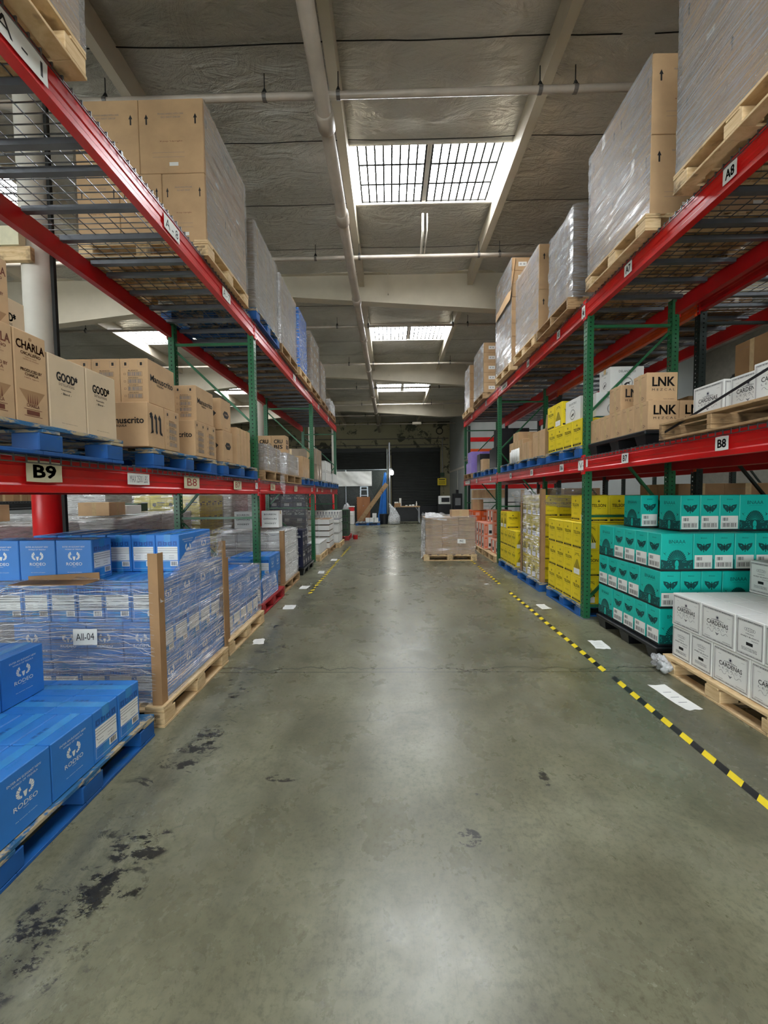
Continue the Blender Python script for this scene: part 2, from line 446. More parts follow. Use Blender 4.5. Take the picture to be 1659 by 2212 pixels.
# ------------------------------------------------------------------ cartons
class Kind:
    def __init__(s, name, adj, w, d, h, body, logo=None, end=None, end2=None, tape=M_tape, topart=None, parts=True, chamfer=.004):
        s.name, s.adj, s.w, s.d, s.h = name, adj, w, d, h
        mb = MB(); mb.cbox(-w/2, -d/2, 0, w/2, d/2, h, body, chamfer)
        fs = dict(ny=Face(mb, (-w/2,-d/2,0), (1,0,0), (0,0,1), w, h), py=Face(mb, (w/2,d/2,0), (-1,0,0), (0,0,1), w, h),
                  px=Face(mb, (w/2,-d/2,0), (0,1,0), (0,0,1), d, h), nx=Face(mb, (-w/2,d/2,0), (0,-1,0), (0,0,1), d, h),
                  top=Face(mb, (-w/2,-d/2,h), (1,0,0), (0,1,0), w, d))
        if logo: logo(fs['ny']); logo(fs['py'])
        if end: end(fs['px'])
        if end2 or end: (end2 or end)(fs['nx'])
        if topart: topart(fs['top'])
        # flap gap along the top
        fs['top'].rect(0.02, .492, .98, .508, M_kraft if body in (M_tan, M_tan2, M_kraft, M_grey_tan) else body, .0004)
        s.body = mb.mesh(name)
        s.parts = []
        if parts and tape:
            t = MB(); tw = .025
            t.box(-w/2-.0013, -tw, h*.80, -w/2-.0003, tw, h+.0012, tape); t.box(w/2+.0003, -tw, h*.80, w/2+.0013, tw, h+.0012, tape)
            t.box(-w/2-.0003, -tw, h+.0004, w/2+.0003, tw, h+.0012, tape)
            s.parts.append(('packing_tape', t.mesh('packing_tape')))
def put(k, x, y, z, turn=0, label='', group=None, parts=True, jit=.5):
    """x,y = centre; turn in quarter turns"""
    o = obj(k.name, k.body, None, (x, y, z), R(90*turn) + R(random.uniform(-jit, jit)))
    tag(o, label, 'box', group)
    if parts:
        for n, me in k.parts: obj(n, me, o)
    return o
COUNT = {}
def rows(k, side, xf, y0, z0, turn, nx, ny, place, layer, dx=1, gap=.004, group=None, parts=True, skip=(), shell=False, adj=None):
    """grid of cartons; side -1: aisle face looks +x (left rack), +1: aisle face looks -x. xf = aisle face plane"""
    ex, ey = (k.w, k.d) if turn % 2 == 0 else (k.d, k.w)
    for i in range(nx):
        for j in range(ny):
            if (i, j) in skip: continue
            if shell and 0 < i < nx-1 and 0 < j < ny-1: continue
            if shell and i == nx-1 and j > 1 and nx > 2: continue
            x = xf + side*((i+.5)*ex + i*gap); y = y0 + (j+.5)*ey + j*gap
            al = 'nearest camera' if j == 0 else ORD[j+1]+' back'
            ins = '' if nx == 1 else (' on the aisle side,' if i == 0 else f' {ORD[i+1]} inward,')
            if ny == 1: al = ''
            lab = f"{adj or k.adj} box, {layer}, {al}{',' if al else ''}{ins} {place}".replace('  ', ' ').replace(',,', ',').replace(', ,', ',')
            if len(lab.split()) > 16: lab = lab.replace(' on the aisle side', ' aisle side')
            if len(lab.split()) > 16: lab = lab.replace(' nearest camera', ' front')
            if len(lab.split()) > 16: lab = lab.replace(' box,', ',').replace(' the ', ' ')
            put(k, x, y, z0, turn, lab, group or f"{k.adj} boxes, {place}", parts)
    return ey*ny + gap*ny

def icons(f, a0, b0, w, h, n, gap, m, ink):
    for i in range(n):
        x = a0+i*(w+gap)
        f.rect(x, b0, x+w, b0+h, m, .0007)
        f.poly([(x+w*.3, b0+h*.25), (x+w*.7, b0+h*.25), (x+w*.5, b0+h*.78)], ink, .0011)
def rodeo_logo(f):
    f.text('ENTER AN ELEGANT NEW', .5, .82, .035, M_label, maxw=.62); f.text('WORLD OF TEQUILA', .5, .755, .035, M_label, maxw=.48)
    k = f.w/f.h
    for sg in (-1, 1):
        for i in range(6):
            a0, a1 = R(-84+i*27), R(-84+i*27+22); r0, r1 = .055, .090+.007*i; cx = .5+sg*.052
            f.poly([(cx+sg*r0*math.cos(a0), .60+r0*k*math.sin(a0)), (cx+sg*r1*math.cos(a0), .60+r1*k*math.sin(a0)), (cx+sg*(r1+.012)*math.cos(a1), .60+(r1+.012)*k*math.sin(a1)), (cx+sg*r0*math.cos(a1), .60+r0*k*math.sin(a1))], M_label)
    f.poly([(.46,.60),(.54,.60),(.52,.52),(.5,.50),(.48,.52)], M_label)
    f.text('RODEO', .5, .38, .075, M_label, .005, .44); f.rect(.45,.345,.55,.35,M_label)
    f.text('the essence of tequila', .5, .20, .022, M_label, maxw=.4)
def rodeo_end(f):
    f.rect(.36,.0,.64,1,M_bluetape,.0004)
    icons(f, .10,.70,.17,.12,4,.04,M_blue_d,M_blue)
    f.rect(.08,.30,.92,.67,M_label,.0007)
    for i, b in enumerate((.615,.56,.50)): f.rect(.08,b,.92,b+.008,M_ink,.0011)
    for a in (.16,.55):
        for b in (.42,.36): f.rect(a,b,a+.22,b+.008,M_greyink,.0011)
    f.rect(.12,.44,.15,.46,M_ink,.0012)
    f.frame(.08,.08,.92,.28,.0012,M_label); f.rect(.60,.14,.92,.28,M_label,.0008); f.bars(.64,.16,.88,.26,12,M_ink)
    for b in (.12,.17,.22): f.rect(.14,b,.5,b+.012,M_bluetape,.0009)
def rodeo_top(f):
    icons(f, .18,.62,.09,.13,3,.03,M_blue_d,M_bluetape)
    f.text('RODEO', .5, .2, .08, M_bluetape, 0, .25)
def charla(f):
    f.disc(.5,.93,.05,M_kraft,10)
    f.text('CHARLA', .5, .80, .095, M_brownink, .02, .86); f.text('OICALEÑO', .5, .745, .04, M_brownink, .02, .62)
    for b, w in ((.715,.35),(.69,.48)): f.text('hecho en mexico', .5, b, .014, M_brownink, 0, w)
    f.text('PRODUCED BY', .5, .56, .035, M_brownink, .015, .66); f.text('CHARLA', .5, .52, .03, M_brownink, .015, .42); f.text('100% agave', .5, .485, .018, M_brownink, 0, .44)
    f.poly([(.1,.36),(.9,.36),(.62,.20),(.38,.20)], M_kraft, .0005)
    for i in range(5): f.poly([(.34+i*.07,.22),(.38+i*.07,.22),(.36+i*.07,.33)], M_brownink)
    f.text('CHARLA', .5, .175, .04, M_brownink, .01, .40)
    for b in (.15,.075): f.rect(.22,b,.78,b+.006,M_brownink)
    f.rect(.30,.09,.70,.14,M_brownink)
def good(f):
    f.text('GOOD*', .48, .66, .13, M_ink, .045, .56); f.text('DISTILLATIONS', .46, .605, .035, M_ink, 0, .42)
    f.text('Responsible', .44, .535, .032, M_ink, .01, .26); f.text('- Blend -', .44, .485, .03, M_ink, .01, .28)
    f.text('drink responsibly from mexico', .5, .08, .015, M_ink, 0, .42)
def manu_logo(f):
    f.text('Manuscrito', .5, .52, .15, M_ink, .03, .84); f.text('TEQUILA', .42, .44, .055, M_ink, .03, .26)
def manu_codes(f):
    for a in (.1,.66): f.frame(a,.80,a+.22,.94,.001,M_greyink); f.rect(a+.07,.84,a+.15,.91,M_ink)
    for i, t in enumerate(('BLANCO','REPOSADO','ANEJO','CRISTALINO')):
        b = .60-i*.165; f.text(t, .48, b+.115, .025, M_ink, .01, .35)
        f.frame(.14,b+.03,.21,b+.07,.0012,M_ink); f.frame(.28,b,.80,b+.10,.0012,M_ink); f.bars(.30,b+.01,.78,b+.09,14,M_greyink,seed=i)
def manu_M(f):
    for cx in (.26,.50,.74):
        f.poly([(cx-.055,.36),(cx+.02,.31),(cx+.075,.36),(cx+.055,.42),(cx+.055,.70),(cx-.01,.75),(cx-.055,.70)], M_ink)
        f.poly([(cx-.13,.69),(cx-.03,.62),(cx+.06,.70),(cx-.05,.79)], M_ink, .0009)
    f.poly([(.10,.74),(.22,.80),(.30,.76),(.22,.70)], M_ink); f.poly([(.14,.30),(.30,.34),(.24,.39)], M_ink)
    f.poly([(.72,.33),(.88,.30),(.84,.38)], M_ink); f.rect(.375,.40,.385,.68,M_ink); f.rect(.615,.40,.625,.68,M_ink)
def hexbox(f):
    f.poly([(.5+.30*math.cos(R(a)), .52+.13*math.sin(R(a))) for a in range(0,360,60)], M_ink); f.text('CASA', .5,.50,.05,M_tan,.01,.34,.0016)
    f.text('tequila', .5,.08,.03,M_ink,0,.3)
def card_frame(f):
    f.frame(.05,.06,.95,.94,.0035,M_greyink); f.frame(.08,.10,.92,.90,.0012,M_greyink)
    f.bars(.07,.905,.93,.925,40,M_ink,seed=3); f.bars(.07,.075,.93,.09,40,M_ink,seed=4)
def card_logo(f):
    card_frame(f)
    for i in range(9):
        a = .34+i*.04; h = .02+.05*(1-abs(i-4)/4.5)
        f.poly([(a-.018,.64),(a+.018,.64),(a,.64+h)], M_greyink)
    f.disc(.5,.73,.03,M_navy)
    f.ring(.5,.73,.05,.006,M_greyink)
    f.text('CARDENAS', .5, .50, .12, M_ink, .012, .62); f.text('L E G A C Y', .5, .42, .05, M_greyink, 0, .62)
    for sg in (-1,1):
        for q in range(3): f.ring(.5+sg*(.07+.09*q), .36-.02*q, .045, .007, M_greyink, 10, .0009, 180 if q%2 else 0, 360 if q%2 else 180)
    f.poly([(.44,.32),(.5,.24),(.56,.32),(.5,.30)], M_greyink)
    for a in (.16,.78): f.rect(a,.80,a+.08,.805,M_greyink)
    f.rect(.12,.13,.30,.14,M_greyink); f.rect(.66,.13,.88,.14,M_greyink)
def card_end(f):
    card_frame(f)
    for i in range(5): f.ring(.5+(i-2)*.075,.72,.05+.012*(2-abs(i-2)),.01,M_greyink,10)
    f.text('CARDENAS', .5,.60,.03,M_ink,0,.3); f.text('ANEJO BLANCO', .5,.51,.045,M_ink,.01,.66); f.text('TEQUILA', .68,.45,.03,M_ink,0,.26)
    f.rect(.38,.32,.62,.40,M_ink,.0007)
    for b in (.18,.21,.24): f.bars(.22,b,.78,b+.02,24,M_greyink,seed=int(b*100))
def bnaaa_logo(f):
    f.text('BNAAA', .5,.74,.095,M_teal_d,.0,.52); f.rect(.3,.70,.72,.704,M_teal_d)
    f.poly([(0,0.04),(1,.04),(1,.30),(.75,.27),(.6,.30),(.4,.30),(.2,.27),(0,.31)], M_teal_d, .0005)
    for i in range(19):
        a = R(180-i*10); r0, r1 = .10, .30
        cx, cy = .5, .22
        p = lambda r, t: (cx+r*math.cos(t), cy+r*1.12*max(math.sin(t), -.1))
        f.poly([p(r0,a-.05), p(r1,a-.075), p(r1*1.05,a), p(r1,a+.075), p(r0,a+.05)], M_teal_d, .0007)
    f.disc(.5,.22,.115,M_teal_d,18,.0008); f.disc(.5,.19,.062,M_teal,16,.0011,ry=.10)
    f.rect(.47,.20,.485,.208,M_teal_d,.0014); f.rect(.515,.20,.53,.208,M_teal_d,.0014); f.rect(.485,.14,.515,.147,M_teal_d,.0014)
    f.rect(.45,.04,.55,.10,M_teal,.0011)
    r = random.Random(5)
    for i in range(26):
        a, b = r.uniform(.02,.95), r.uniform(.06,.24)
        if .36 < a < .62: continue
        f.poly([(a,b),(a+.05,b+.01),(a+.03,b+.025)], M_teal, .0009)
    for sg in (-1,1):
        cx = .5+sg*.38
        f.poly([(cx,.44),(cx+.06*sg,.50),(cx+.01,.47),(cx-.05*sg,.52),(cx-.02,.46),(cx-.05*sg,.42)], M_teal_d, .0009)
def bnaaa_end(f):
    f.text('BNAAA', .5,.86,.035,M_teal_d,0,.3)
    for sg in (-1,1):
        f.poly([(.5,.66),(.5+sg*.14,.72),(.5+sg*.36,.74),(.5+sg*.33,.65),(.5+sg*.22,.58),(.5+sg*.12,.52),(.5,.58)], M_teal_d, .0009)
        f.disc(.5+sg*.2,.67,.03,M_teal,8,.0012)
    f.rect(.48,.50,.52,.72,M_ink,.0012)
    f.rect(.06,.06,.94,.42,M_label,.0008); f.bars(.15,.28,.45,.37,6,M_ink); f.frame(.12,.10,.88,.23,.0012,M_ink,.0012); f.bars(.15,.11,.86,.22,16,M_ink)
def bnaaa_band(f): f.rect(0,0,1,.055,M_ink,.0004)
def telson_logo(f):
    f.frame(.06,.14,.94,.95,.0014,M_ink); f.rect(.485,.74,.515,.84,M_ink); f.rect(.44,.775,.56,.80,M_ink)
    f.text('TELSON', .5,.57,.115,M_ink,.02,.70); f.text('/', .62,.69,.03,M_ink,.01); f.text('Tequila', .5,.49,.045,M_ink,0,.22)
    f.rect(.15,.51,.35,.514,M_ink); f.rect(.65,.51,.85,.514,M_ink)
    for b in (.30,.26): f.text('100% de agave azul', .5,b,.022,M_ink,.01,.4)
    f.rect(.06,.05,.94,.115,M_ink); f.text('TELSON TEQUILA', .5,.065,.03,M_yellow,.01,.6,.0014)
def telson_end(f):
    f.frame(.08,.05,.92,.95,.0014,M_ink)
    for i in range(7):
        a0 = .5+(i-3.2)*.025; a1 = .5+(i-3.2)*.14
        f.poly([(max(.1,min(.9,a1)),.28),(max(.1,min(.9,a1+.075)),.28),(a0+.012,.62),(a0,.62)], M_ink)
    for b, w in ((.84,.5),(.78,.6)): f.text('hecho en mexico', .5,b,.03,M_ink,.01,w)
    f.ring(.5,.66,.30,.02,M_ink,12,.0009,20,160)
    f.rect(.10,.06,.80,.27,M_label,.0012); f.text('ship to', .45,.15,.02,M_greyink,0,.3,.0016)
def delan(f):
    f.text('DELANTERO', .5,.76,.09,M_ink,.0,.5); f.text('Tequila', .5,.64,.045,M_ink,0,.2)
    f.ring(.5,.34,.17,.012,M_ink); f.ring(.5,.34,.145,.006,M_ink)
    f.poly([(.40,.28),(.47,.36),(.62,.40),(.56,.33),(.60,.27),(.52,.31),(.45,.24)], M_ink)
    f.rect(0,.0,1,.05,M_teal_d,.0005)
def lnk_logo(f): f.text('LNK', .54,.52,.32,M_ink,.035,.72); f.text('M E Z C A L', .54,.36,.08,M_ink,0,.74); f.rect(.06,.05,.2,.055,M_ink); f.text('hecho en mexico', .72,.06,.03,M_ink,0,.35)
def lnk_end(f): f.text('BOTELLAS DE VIDRIO', .5,.86,.03,M_ink,0,.7); f.ring(.72,.14,.10,.03,M_ink,3); f.rect(.44,0,.60,1,M_tape,.0003)
def sucasa(f):
    f.text('MEZCAL', .5,.80,.07,M_label,.01,.5); f.text('Su Casa', .5,.60,.15,M_label,.02,.76)
    for i in range(4): f.rect(.32+i*.1,.16,.38+i*.1,.36,M_label)
    f.text('artesanal con maiz mexicano', .5,.07,.03,M_label,0,.6)
def fragile(f):
    for a in (.12,.88):
        f.rect(a-.012,.66,a+.012,.74,M_ink); f.poly([(a-.03,.74),(a+.03,.74),(a,.80)], M_ink)
    f.text('FRAGILE HANDLE WITH CARE', .5,.79,.022,M_greyink,0,.4); f.text('DO NOT DROP', .5,.745,.022,M_greyink,0,.3)
    f.text('Keep Upright', .5,.42,.022,M_brownink,0,.35); f.rect(.2,.28,.7,.283,M_greyink); f.rect(.2,.22,.7,.223,M_greyink); f.rect(.46,.10,.60,.15,M_label)
def labelled(f): f.rect(.28,.32,.66,.66,M_label); f.bars(.34,.42,.44,.56,5,M_greyink); f.bars(.50,.42,.60,.56,5,M_greyink)
def wine(f):
    for i in range(4):
        a = .05+i*.24
        f.poly([(a,.42),(a+.2,.42),(a+.2,.62),(a+.13,.72),(a+.13,.96),(a+.07,.96),(a+.07,.72),(a,.62)][:8], M_wine)
        f.poly([(a+.02,.44),(a+.18,.44),(a+.18,.61),(a+.115,.70),(a+.115,.78),(a+.085,.78),(a+.085,.70),(a+.02,.61)], M_white, .001)
    f.rect(0,.30,1,.36,M_wine)
def bourbon(f):
    for i, t in enumerate(('BOURBON','OFFHOURS','WHISKEY')): f.text(t, .5,.74-i*.27,.10,M_ink,.01,.7+.08*(i==1)); 
    f.rect(.2,.64,.8,.644,M_greyink); f.rect(.2,.37,.8,.374,M_greyink)
def orange_art(f): f.rect(.12,.1,.4,.9,M_orange); f.rect(.5,.08,.9,.92,M_label); f.rect(.55,.2,.85,.45,M_ink,.001); f.rect(.16,.2,.36,.8,M_pink,.001)
def orange_art2(f): f.rect(.1,.15,.5,.4,M_pink); f.rect(.3,.55,.8,.85,M_pink)
def cru(f): f.text('CRU', .5,.55,.22,M_ink,.05,.6); f.text('BIS', .5,.25,.22,M_ink,.05,.6)
def plain_art(f): f.rect(.45,0,.58,1,M_tape,.0003); f.text('glass bottles', .3,.8,.03,M_greyink,0,.3)
def yellowmark(f): f.disc(.25,.4,.12,M_greyink); f.rect(.42,.5,.88,.58,M_greyink); f.rect(.48,.36,.82,.40,M_greyink)

K_rodeo = Kind('blue_carton','blue',.245,.180,.275,M_blue,rodeo_logo,rodeo_end,topart=rodeo_top,tape=M_bluetape)
K_charla = Kind('tan_carton','brown-printed tan',.225,.165,.42,M_tan,charla,charla,tape=None)
K_good = Kind('tan_carton','pale black-printed',.232,.20,.37,M_tan2,good,good)
K_manu = Kind('tan_carton','blackletter tan',.33,.20,.31,M_tan,manu_logo,manu_codes,manu_M,tape=None)
K_hex = Kind('tan_carton','hexagon-badged tan',.24,.24,.32,M_tan,hexbox,hexbox)
K_card = Kind('white_carton','bordered white',.295,.20,.268,M_white,card_logo,card_end,tape=None)
K_bna = Kind('teal_carton','teal',.280,.178,.335,M_teal,lambda f:(bnaaa_logo(f),bnaaa_band(f)),lambda f:(bnaaa_end(f),bnaaa_band(f)),tape=None)
K_tel = Kind('yellow_carton','yellow',.245,.215,.335,M_yellow,telson_logo,telson_end,tape=None)
K_del = Kind('white_carton','circle-emblem white',.40,.25,.30,M_white,delan,delan)
K_lnk = Kind('tan_carton','bold-lettered tan',.285,.20,.265,M_tan,lnk_logo,lnk_end)
K_suc = Kind('navy_carton','navy',.29,.20,.36,M_navy,sucasa,sucasa,tape=None)
K_frag = Kind('large_carton','large brown',.60,.50,.66,M_tan,fragile,fragile)
K_lab = Kind('flat_carton','labelled tan',.40,.33,.23,M_tan,labelled,labelled)
K_plain = Kind('tan_carton','plain tan',.30,.25,.30,M_tan,plain_art,plain_art)
K_tall = Kind('tan_carton','tall tan',.24,.20,.42,M_tan,plain_art,plain_art)
K_gtan = Kind('grey_carton','grey-brown',.40,.33,.36,M_grey_tan,plain_art,plain_art)
K_wht = Kind('white_carton','plain white',.30,.24,.27,M_white,card_frame,card_frame,tape=None)
K_wine = Kind('wine_carton','bottle-print white',.33,.25,.34,M_white,wine,wine,tape=None)
K_bour = Kind('white_carton','lettered white',.28,.20,.27,M_white,bourbon,None)
K_org = Kind('orange_carton','orange',.30,.22,.30,M_orange,orange_art2,orange_art2,tape=None)
K_pnk = Kind('pink_carton','pink and white',.30,.24,.32,M_pink,orange_art,orange_art,tape=None)
K_pur = Kind('purple_carton','purple',.30,.24,.30,M_purple,None,None,tape=None)
K_blk = Kind('black_carton','black',.36,.34,.46,M_black,None,None,tape=None)
K_cru = Kind('tan_carton','bold-stamped tan',.24,.22,.30,M_tan,cru,cru)
K_ylab = Kind('yellow_carton','pale yellow',.30,.24,.28,mat('soft_yellow',(236,220,110),.5),yellowmark,yellowmark)
K_lb = Kind('light_blue_carton','light blue',.3,.25,.3,M_ltblue,None,None,tape=None)
K_flat = Kind('tan_carton','flat tan',.40,.30,.17,M_tan,plain_art,plain_art)
K_kraft = Kind('brown_carton','dull brown',.40,.30,.20,M_kraft,plain_art,plain_art)

# ------------------------------------------------------------------ pallets (origin: centre of base; long side along x)
PW, PD, PH = 1.22, 1.02, .144
def make_pallet(name, deck, block, style, small=False):
    root = empty(name)
    d = MB(); n = 7
    for i in range(n):
        x0 = -PW/2 + i*(PW-.13)/(n-1)
        d.cbox(x0, -PD/2, PH-.02, x0+.13, PD/2, PH, deck, .002)
    obj('top_deck', d, root)
    if style == 'block':
        s = MB()
        for y in (-PD/2, -.05, PD/2-.1): s.cbox(-PW/2, y, PH-.038, PW/2, y+.1, PH-.021, deck, .002)
        obj('deck_bearer', s, root)
        b = MB()
        for y in (-PD/2, -.05, PD/2-.1): b.cbox(-PW/2, y, 0, PW/2, y+.1, .018, block, .002)
        for x in (-PW/2, PW/2-.1): b.cbox(x, -PD/2+.101, 0, x+.1, -.051, .018, block, .002); b.cbox(x, .051, 0, x+.1, PD/2-.101, .018, block, .002)
        obj('bottom_deck', b, root)
        for x in (-PW/2, -.07, PW/2-.14):
            for y in (-PD/2, -.07, PD/2-.14):
                k = MB(); k.cbox(x+.002, y+.002, .019, x+.14-.002, y+.14-.002, PH-.039, block, .004); obj('block', k, root)
    else:
        for y in (-PD/2, -.02, PD/2-.04):
            k = MB(); z0, z1 = .018, PH-.021
            k.cbox(-PW/2, y, z0+.03, PW/2, y+.04, z1, block, .003)
            for a, c in ((-PW/2, -PW/2+.16), (-.17, .17), (PW/2-.16, PW/2)): k.cbox(a, y, z0, c, y+.04, z0+.029, block, .003)
            obj('stringer', k, root)
        b = MB()
        for x in (-PW/2, -.35, -.05, .25, PW/2-.1): b.cbox(x, -PD/2, 0, x+.1, PD/2, .017, deck, .002)
        obj('bottom_deck', b, root)
    return root
def make_plastic_pallet():
    root = empty('plastic_pallet')
    d = MB(); d.cbox(-PW/2, -PD/2, PH-.045, PW/2, PD/2, PH-.006, M_bplastic, .008)
    for i in range(9): d.box(-PW/2+.04, -PD/2+.05+i*.11, PH-.006, PW/2-.04, -PD/2+.09+i*.11, PH, M_bplastic)
    obj('top_deck', d, root)
    for x in (-PW/2+.01, -.09, PW/2-.19):
        for y in (-PD/2+.01, -.08, PD/2-.17):
            k = MB(); z0, z1 = 0, PH-.046
            k.v += [(x+.02,y+.02,z0),(x+.16,y+.02,z0),(x+.16,y+.14,z0),(x+.02,y+.14,z0),(x,y,z1),(x+.18,y,z1),(x+.18,y+.16,z1),(x,y+.16,z1)]
            for f in ((3,2,1,0),(4,5,6,7),(0,1,5,4),(1,2,6,5),(2,3,7,6),(3,0,4,7)): k.f.append(f); k.m.append(k.mi(M_bplastic))
            obj('foot', k, root)
    return root
PROTO = dict(blue=(make_pallet('blue_pallet', W_blued, W_blue, 'block'), 'blue'), wood=(make_pallet('wooden_pallet', W_new, W_new, 'block'), 'pale wooden'),
             old=(make_pallet('wooden_pallet', W_old, W_old, 'stringer'), 'weathered wooden'), red=(make_pallet('red_pallet', W_red, W_red, 'block'), 'red'),
             black=(make_plastic_pallet(), 'black plastic'))
USED = set()
def pallet(kind, side, xf, y0, z, place, rot=False):
    """xf aisle edge, y0 near edge"""
    p, adj = PROTO[kind]
    hx, hy = (PD/2, PW/2) if rot else (PW/2, PD/2)
    loc = (xf + side*hx, y0 + hy, z)
    if kind not in USED: o = p; o.location = loc; USED.add(kind)
    else: o = dup(p, loc)
    o.rotation_euler = (0, 0, R(90) if rot else 0)
    tag(o, f"{adj} pallet {place}", 'pallet', 'pallets in the racks and aisle')
    return o

# ------------------------------------------------------------------ stretch film around a load
def wrap(side, xf, y0, z0, dx, dy, dz, m, label, seed=0, amp=.012, open_top=True, name='stretch_wrap', topfrac=.25, sides=(0,1,2,3), sag=.0):
    """film round a block; xf aisle face; goes off by 1 cm"""
    xa, xb = sorted((xf - side*.014, xf + side*(dx+.014))); ya, yb = y0-.014, y0+dy+.014
    cx, cy = (xa+xb)/2, (ya+yb)/2
    per = [(xa,ya),(xb,ya),(xb,yb),(xa,yb)]
    pts = []
    for i in range(4):
        p, q = per[i], per[(i+1)%4]; n = max(8, int(math.dist(p,q)/.045))
        for j in range(n): t = j/n; pts.append((p[0]+(q[0]-p[0])*t, p[1]+(q[1]-p[1])*t, i))
    nz = max(8, int(dz/.04)); mb = MB(); mb.sm = True; k = mb.mi(m)
    N = len(pts)
    for iz in range(nz+1):
        v = iz/nz
        for (x, y, i) in pts:
            h = z0 + v*dz
            if iz == nz: h += sag*noise.noise(Vector((x*3, y*3, seed)))
            nrm = [(0,-1),(1,0),(0,1),(-1,0)][i]
            s = noise.noise(Vector((x*2.5+seed, y*2.5, h*11)))*.6 + noise.noise(Vector((x*7, y*7+seed, h*20)))*.4
            o = amp*(s+.25) + .0
            o = max(o, -.008)
            mb.v.append((x-cx+nrm[0]*o, y-cy+nrm[1]*o, h-z0))
    for iz in range(nz):
        for j in range(N):
            if pts[j][2] not in sides: continue
            mb.f.append((iz*N+j, iz*N+(j+1)%N, (iz+1)*N+(j+1)%N, (iz+1)*N+j)); mb.m.append(k)
    if not open_top or topfrac:
        fr = 1.0 if not open_top else topfrac
        b = len(mb.v); steps = 6 if not open_top else 2
        prev = nz*N
        for st in range(1, steps+1):
            t = fr*st/steps*.98
            cur = len(mb.v)
            for j, (x, y, i) in enumerate(pts):
                mb.v.append(((x-cx)*(1-t), (y-cy)*(1-t), dz+.012+.018*abs(noise.noise(Vector((x*5+st, y*5, seed))))))
            for j in range(N): mb.f.append((prev+j, prev+(j+1)%N, cur+(j+1)%N, cur+j)); mb.m.append(k)
            prev = cur
    o = obj(name, mb, None, (cx, cy, z0)); tag(o, label, 'plastic wrap', None)
    return o

def corner_board(x, y, z, h, sx, sy, label, lean=0):
    mb = MB(); w = .065
    mb.box(min(0, sx*w), min(0, sy*.006), 0, max(0, sx*w), max(0, sy*.006), h, M_kraft)
    mb.box(min(0, sx*.006), min(sy*.006, sy*w), 0, max(0, sx*.006), max(sy*.006, sy*w), h, M_kraft)
    o = obj('edge_protector', mb, None, (x, y, z)); o.rotation_euler = (0, R(lean), 0)
    tag(o, label, 'cardboard strip'); return o

# ================================================================== THE SETTING
ZC = 6.72
PX = [-.62 + 2.53*k for k in range(-5, 6)]
SKYX = [(-8.21+.06+.0, -5.68-.06), (-.56, 1.85), (7.03, 9.44)]
SKYX = [(PX[2]+.06, PX[3]-.06), (PX[5]+.06, PX[6]-.06), (PX[8]+.06, PX[9]-.06)]
SKYY = [(-6.3,-5.1), (-.2,1.0), (5.93,7.08), (11.95,13.15), (18.3,19.6)]
Y0, Y1 = -8.0, 27.8
fl = MB(); fl.box(-14, Y0, -.12, 14, Y1, 0, M_floor); struct('floor', fl)
def ceiling():
    mb = MB(); mb.sm = True; k = mb.mi(M_ceil); kd = mb.mi(M_dark)
    ys = []
    y = Y0
    while y < Y1: ys.append(y); y += .15
    for q in SKYY: ys += [q[0], q[1]]
    ys = sorted(set(round(a, 3) for a in ys + [Y1]))
    seams = [Y0+.4+1.22*i for i in range(30)]
    for a in range(len(PX)-1):
        xa, xb = PX[a], PX[a+1]; nx = 14
        base = len(mb.v)
        sky = any(abs((s0+s1)/2-(xa+xb)/2) < .3 for s0, s1 in SKYX)
        for yy in ys:
            ds = min(abs(yy-s) for s in seams)
            for i in range(nx+1):
                t = i/nx; x = xa+(xb-xa)*t
                sag = .07*math.sin(math.pi*t)**.6*min(1, ds/.5+.25)
                nz = .045*noise.noise(Vector((x*1.1, yy*1.4, a*3.1)))*math.sin(math.pi*t) + .02*noise.noise(Vector((x*3, yy*5, a)))*math.sin(math.pi*t)
                edge = 1.0
                if sky:
                    d = min(min(abs(yy-q0), abs(yy-q1)) for q0, q1 in SKYY); edge = min(1, d/.3)
                mb.v.append((x, yy, ZC-(sag+nz)*edge))
        for j in range(len(ys)-1):
            ym = (ys[j]+ys[j+1])/2
            if sky and any(q0 < ym < q1 for q0, q1 in SKYY): continue
            for i in range(nx):
                b = base+j*(nx+1)+i
                mb.f.append((b, b+nx+1, b+nx+2, b+1)); mb.m.append(k)
        r = random.Random(a)
        for s in seams:
            if sky and any(q0-.1 < s < q1+.1 for q0, q1 in SKYY): continue
            n = 12; z = ZC-.05
            pts = []
            for i in range(n+1):
                x = xa+.06+(xb-xa-.12)*i/n
                pts.append((x, s+.012*noise.noise(Vector((x*2,s,0))), ZC-.07*math.sin(math.pi*i/n)**.6*.25-.03))
            w = .008
            for i in range(n):
                p, q = pts[i], pts[i+1]
                ww = w + (.03*math.sin(math.pi*i/n) if r.random() < .0 else 0)
                b = len(mb.v); mb.v += [(p[0],p[1]-ww,p[2]),(q[0],q[1]-ww,q[2]),(q[0],q[1]+ww,q[2]),(p[0],p[1]+ww,p[2])]
                mb.f.append((b,b+1,b+2,b+3)[::-1]); mb.m.append(kd)
    o = struct('ceiling', mb)
    mb2 = MB(); mb2.box(-14, Y0, ZC+.30, 14, Y1, ZC+.36, M_dark); obj('roof_deck', mb2, o)
ceiling()
n = 0
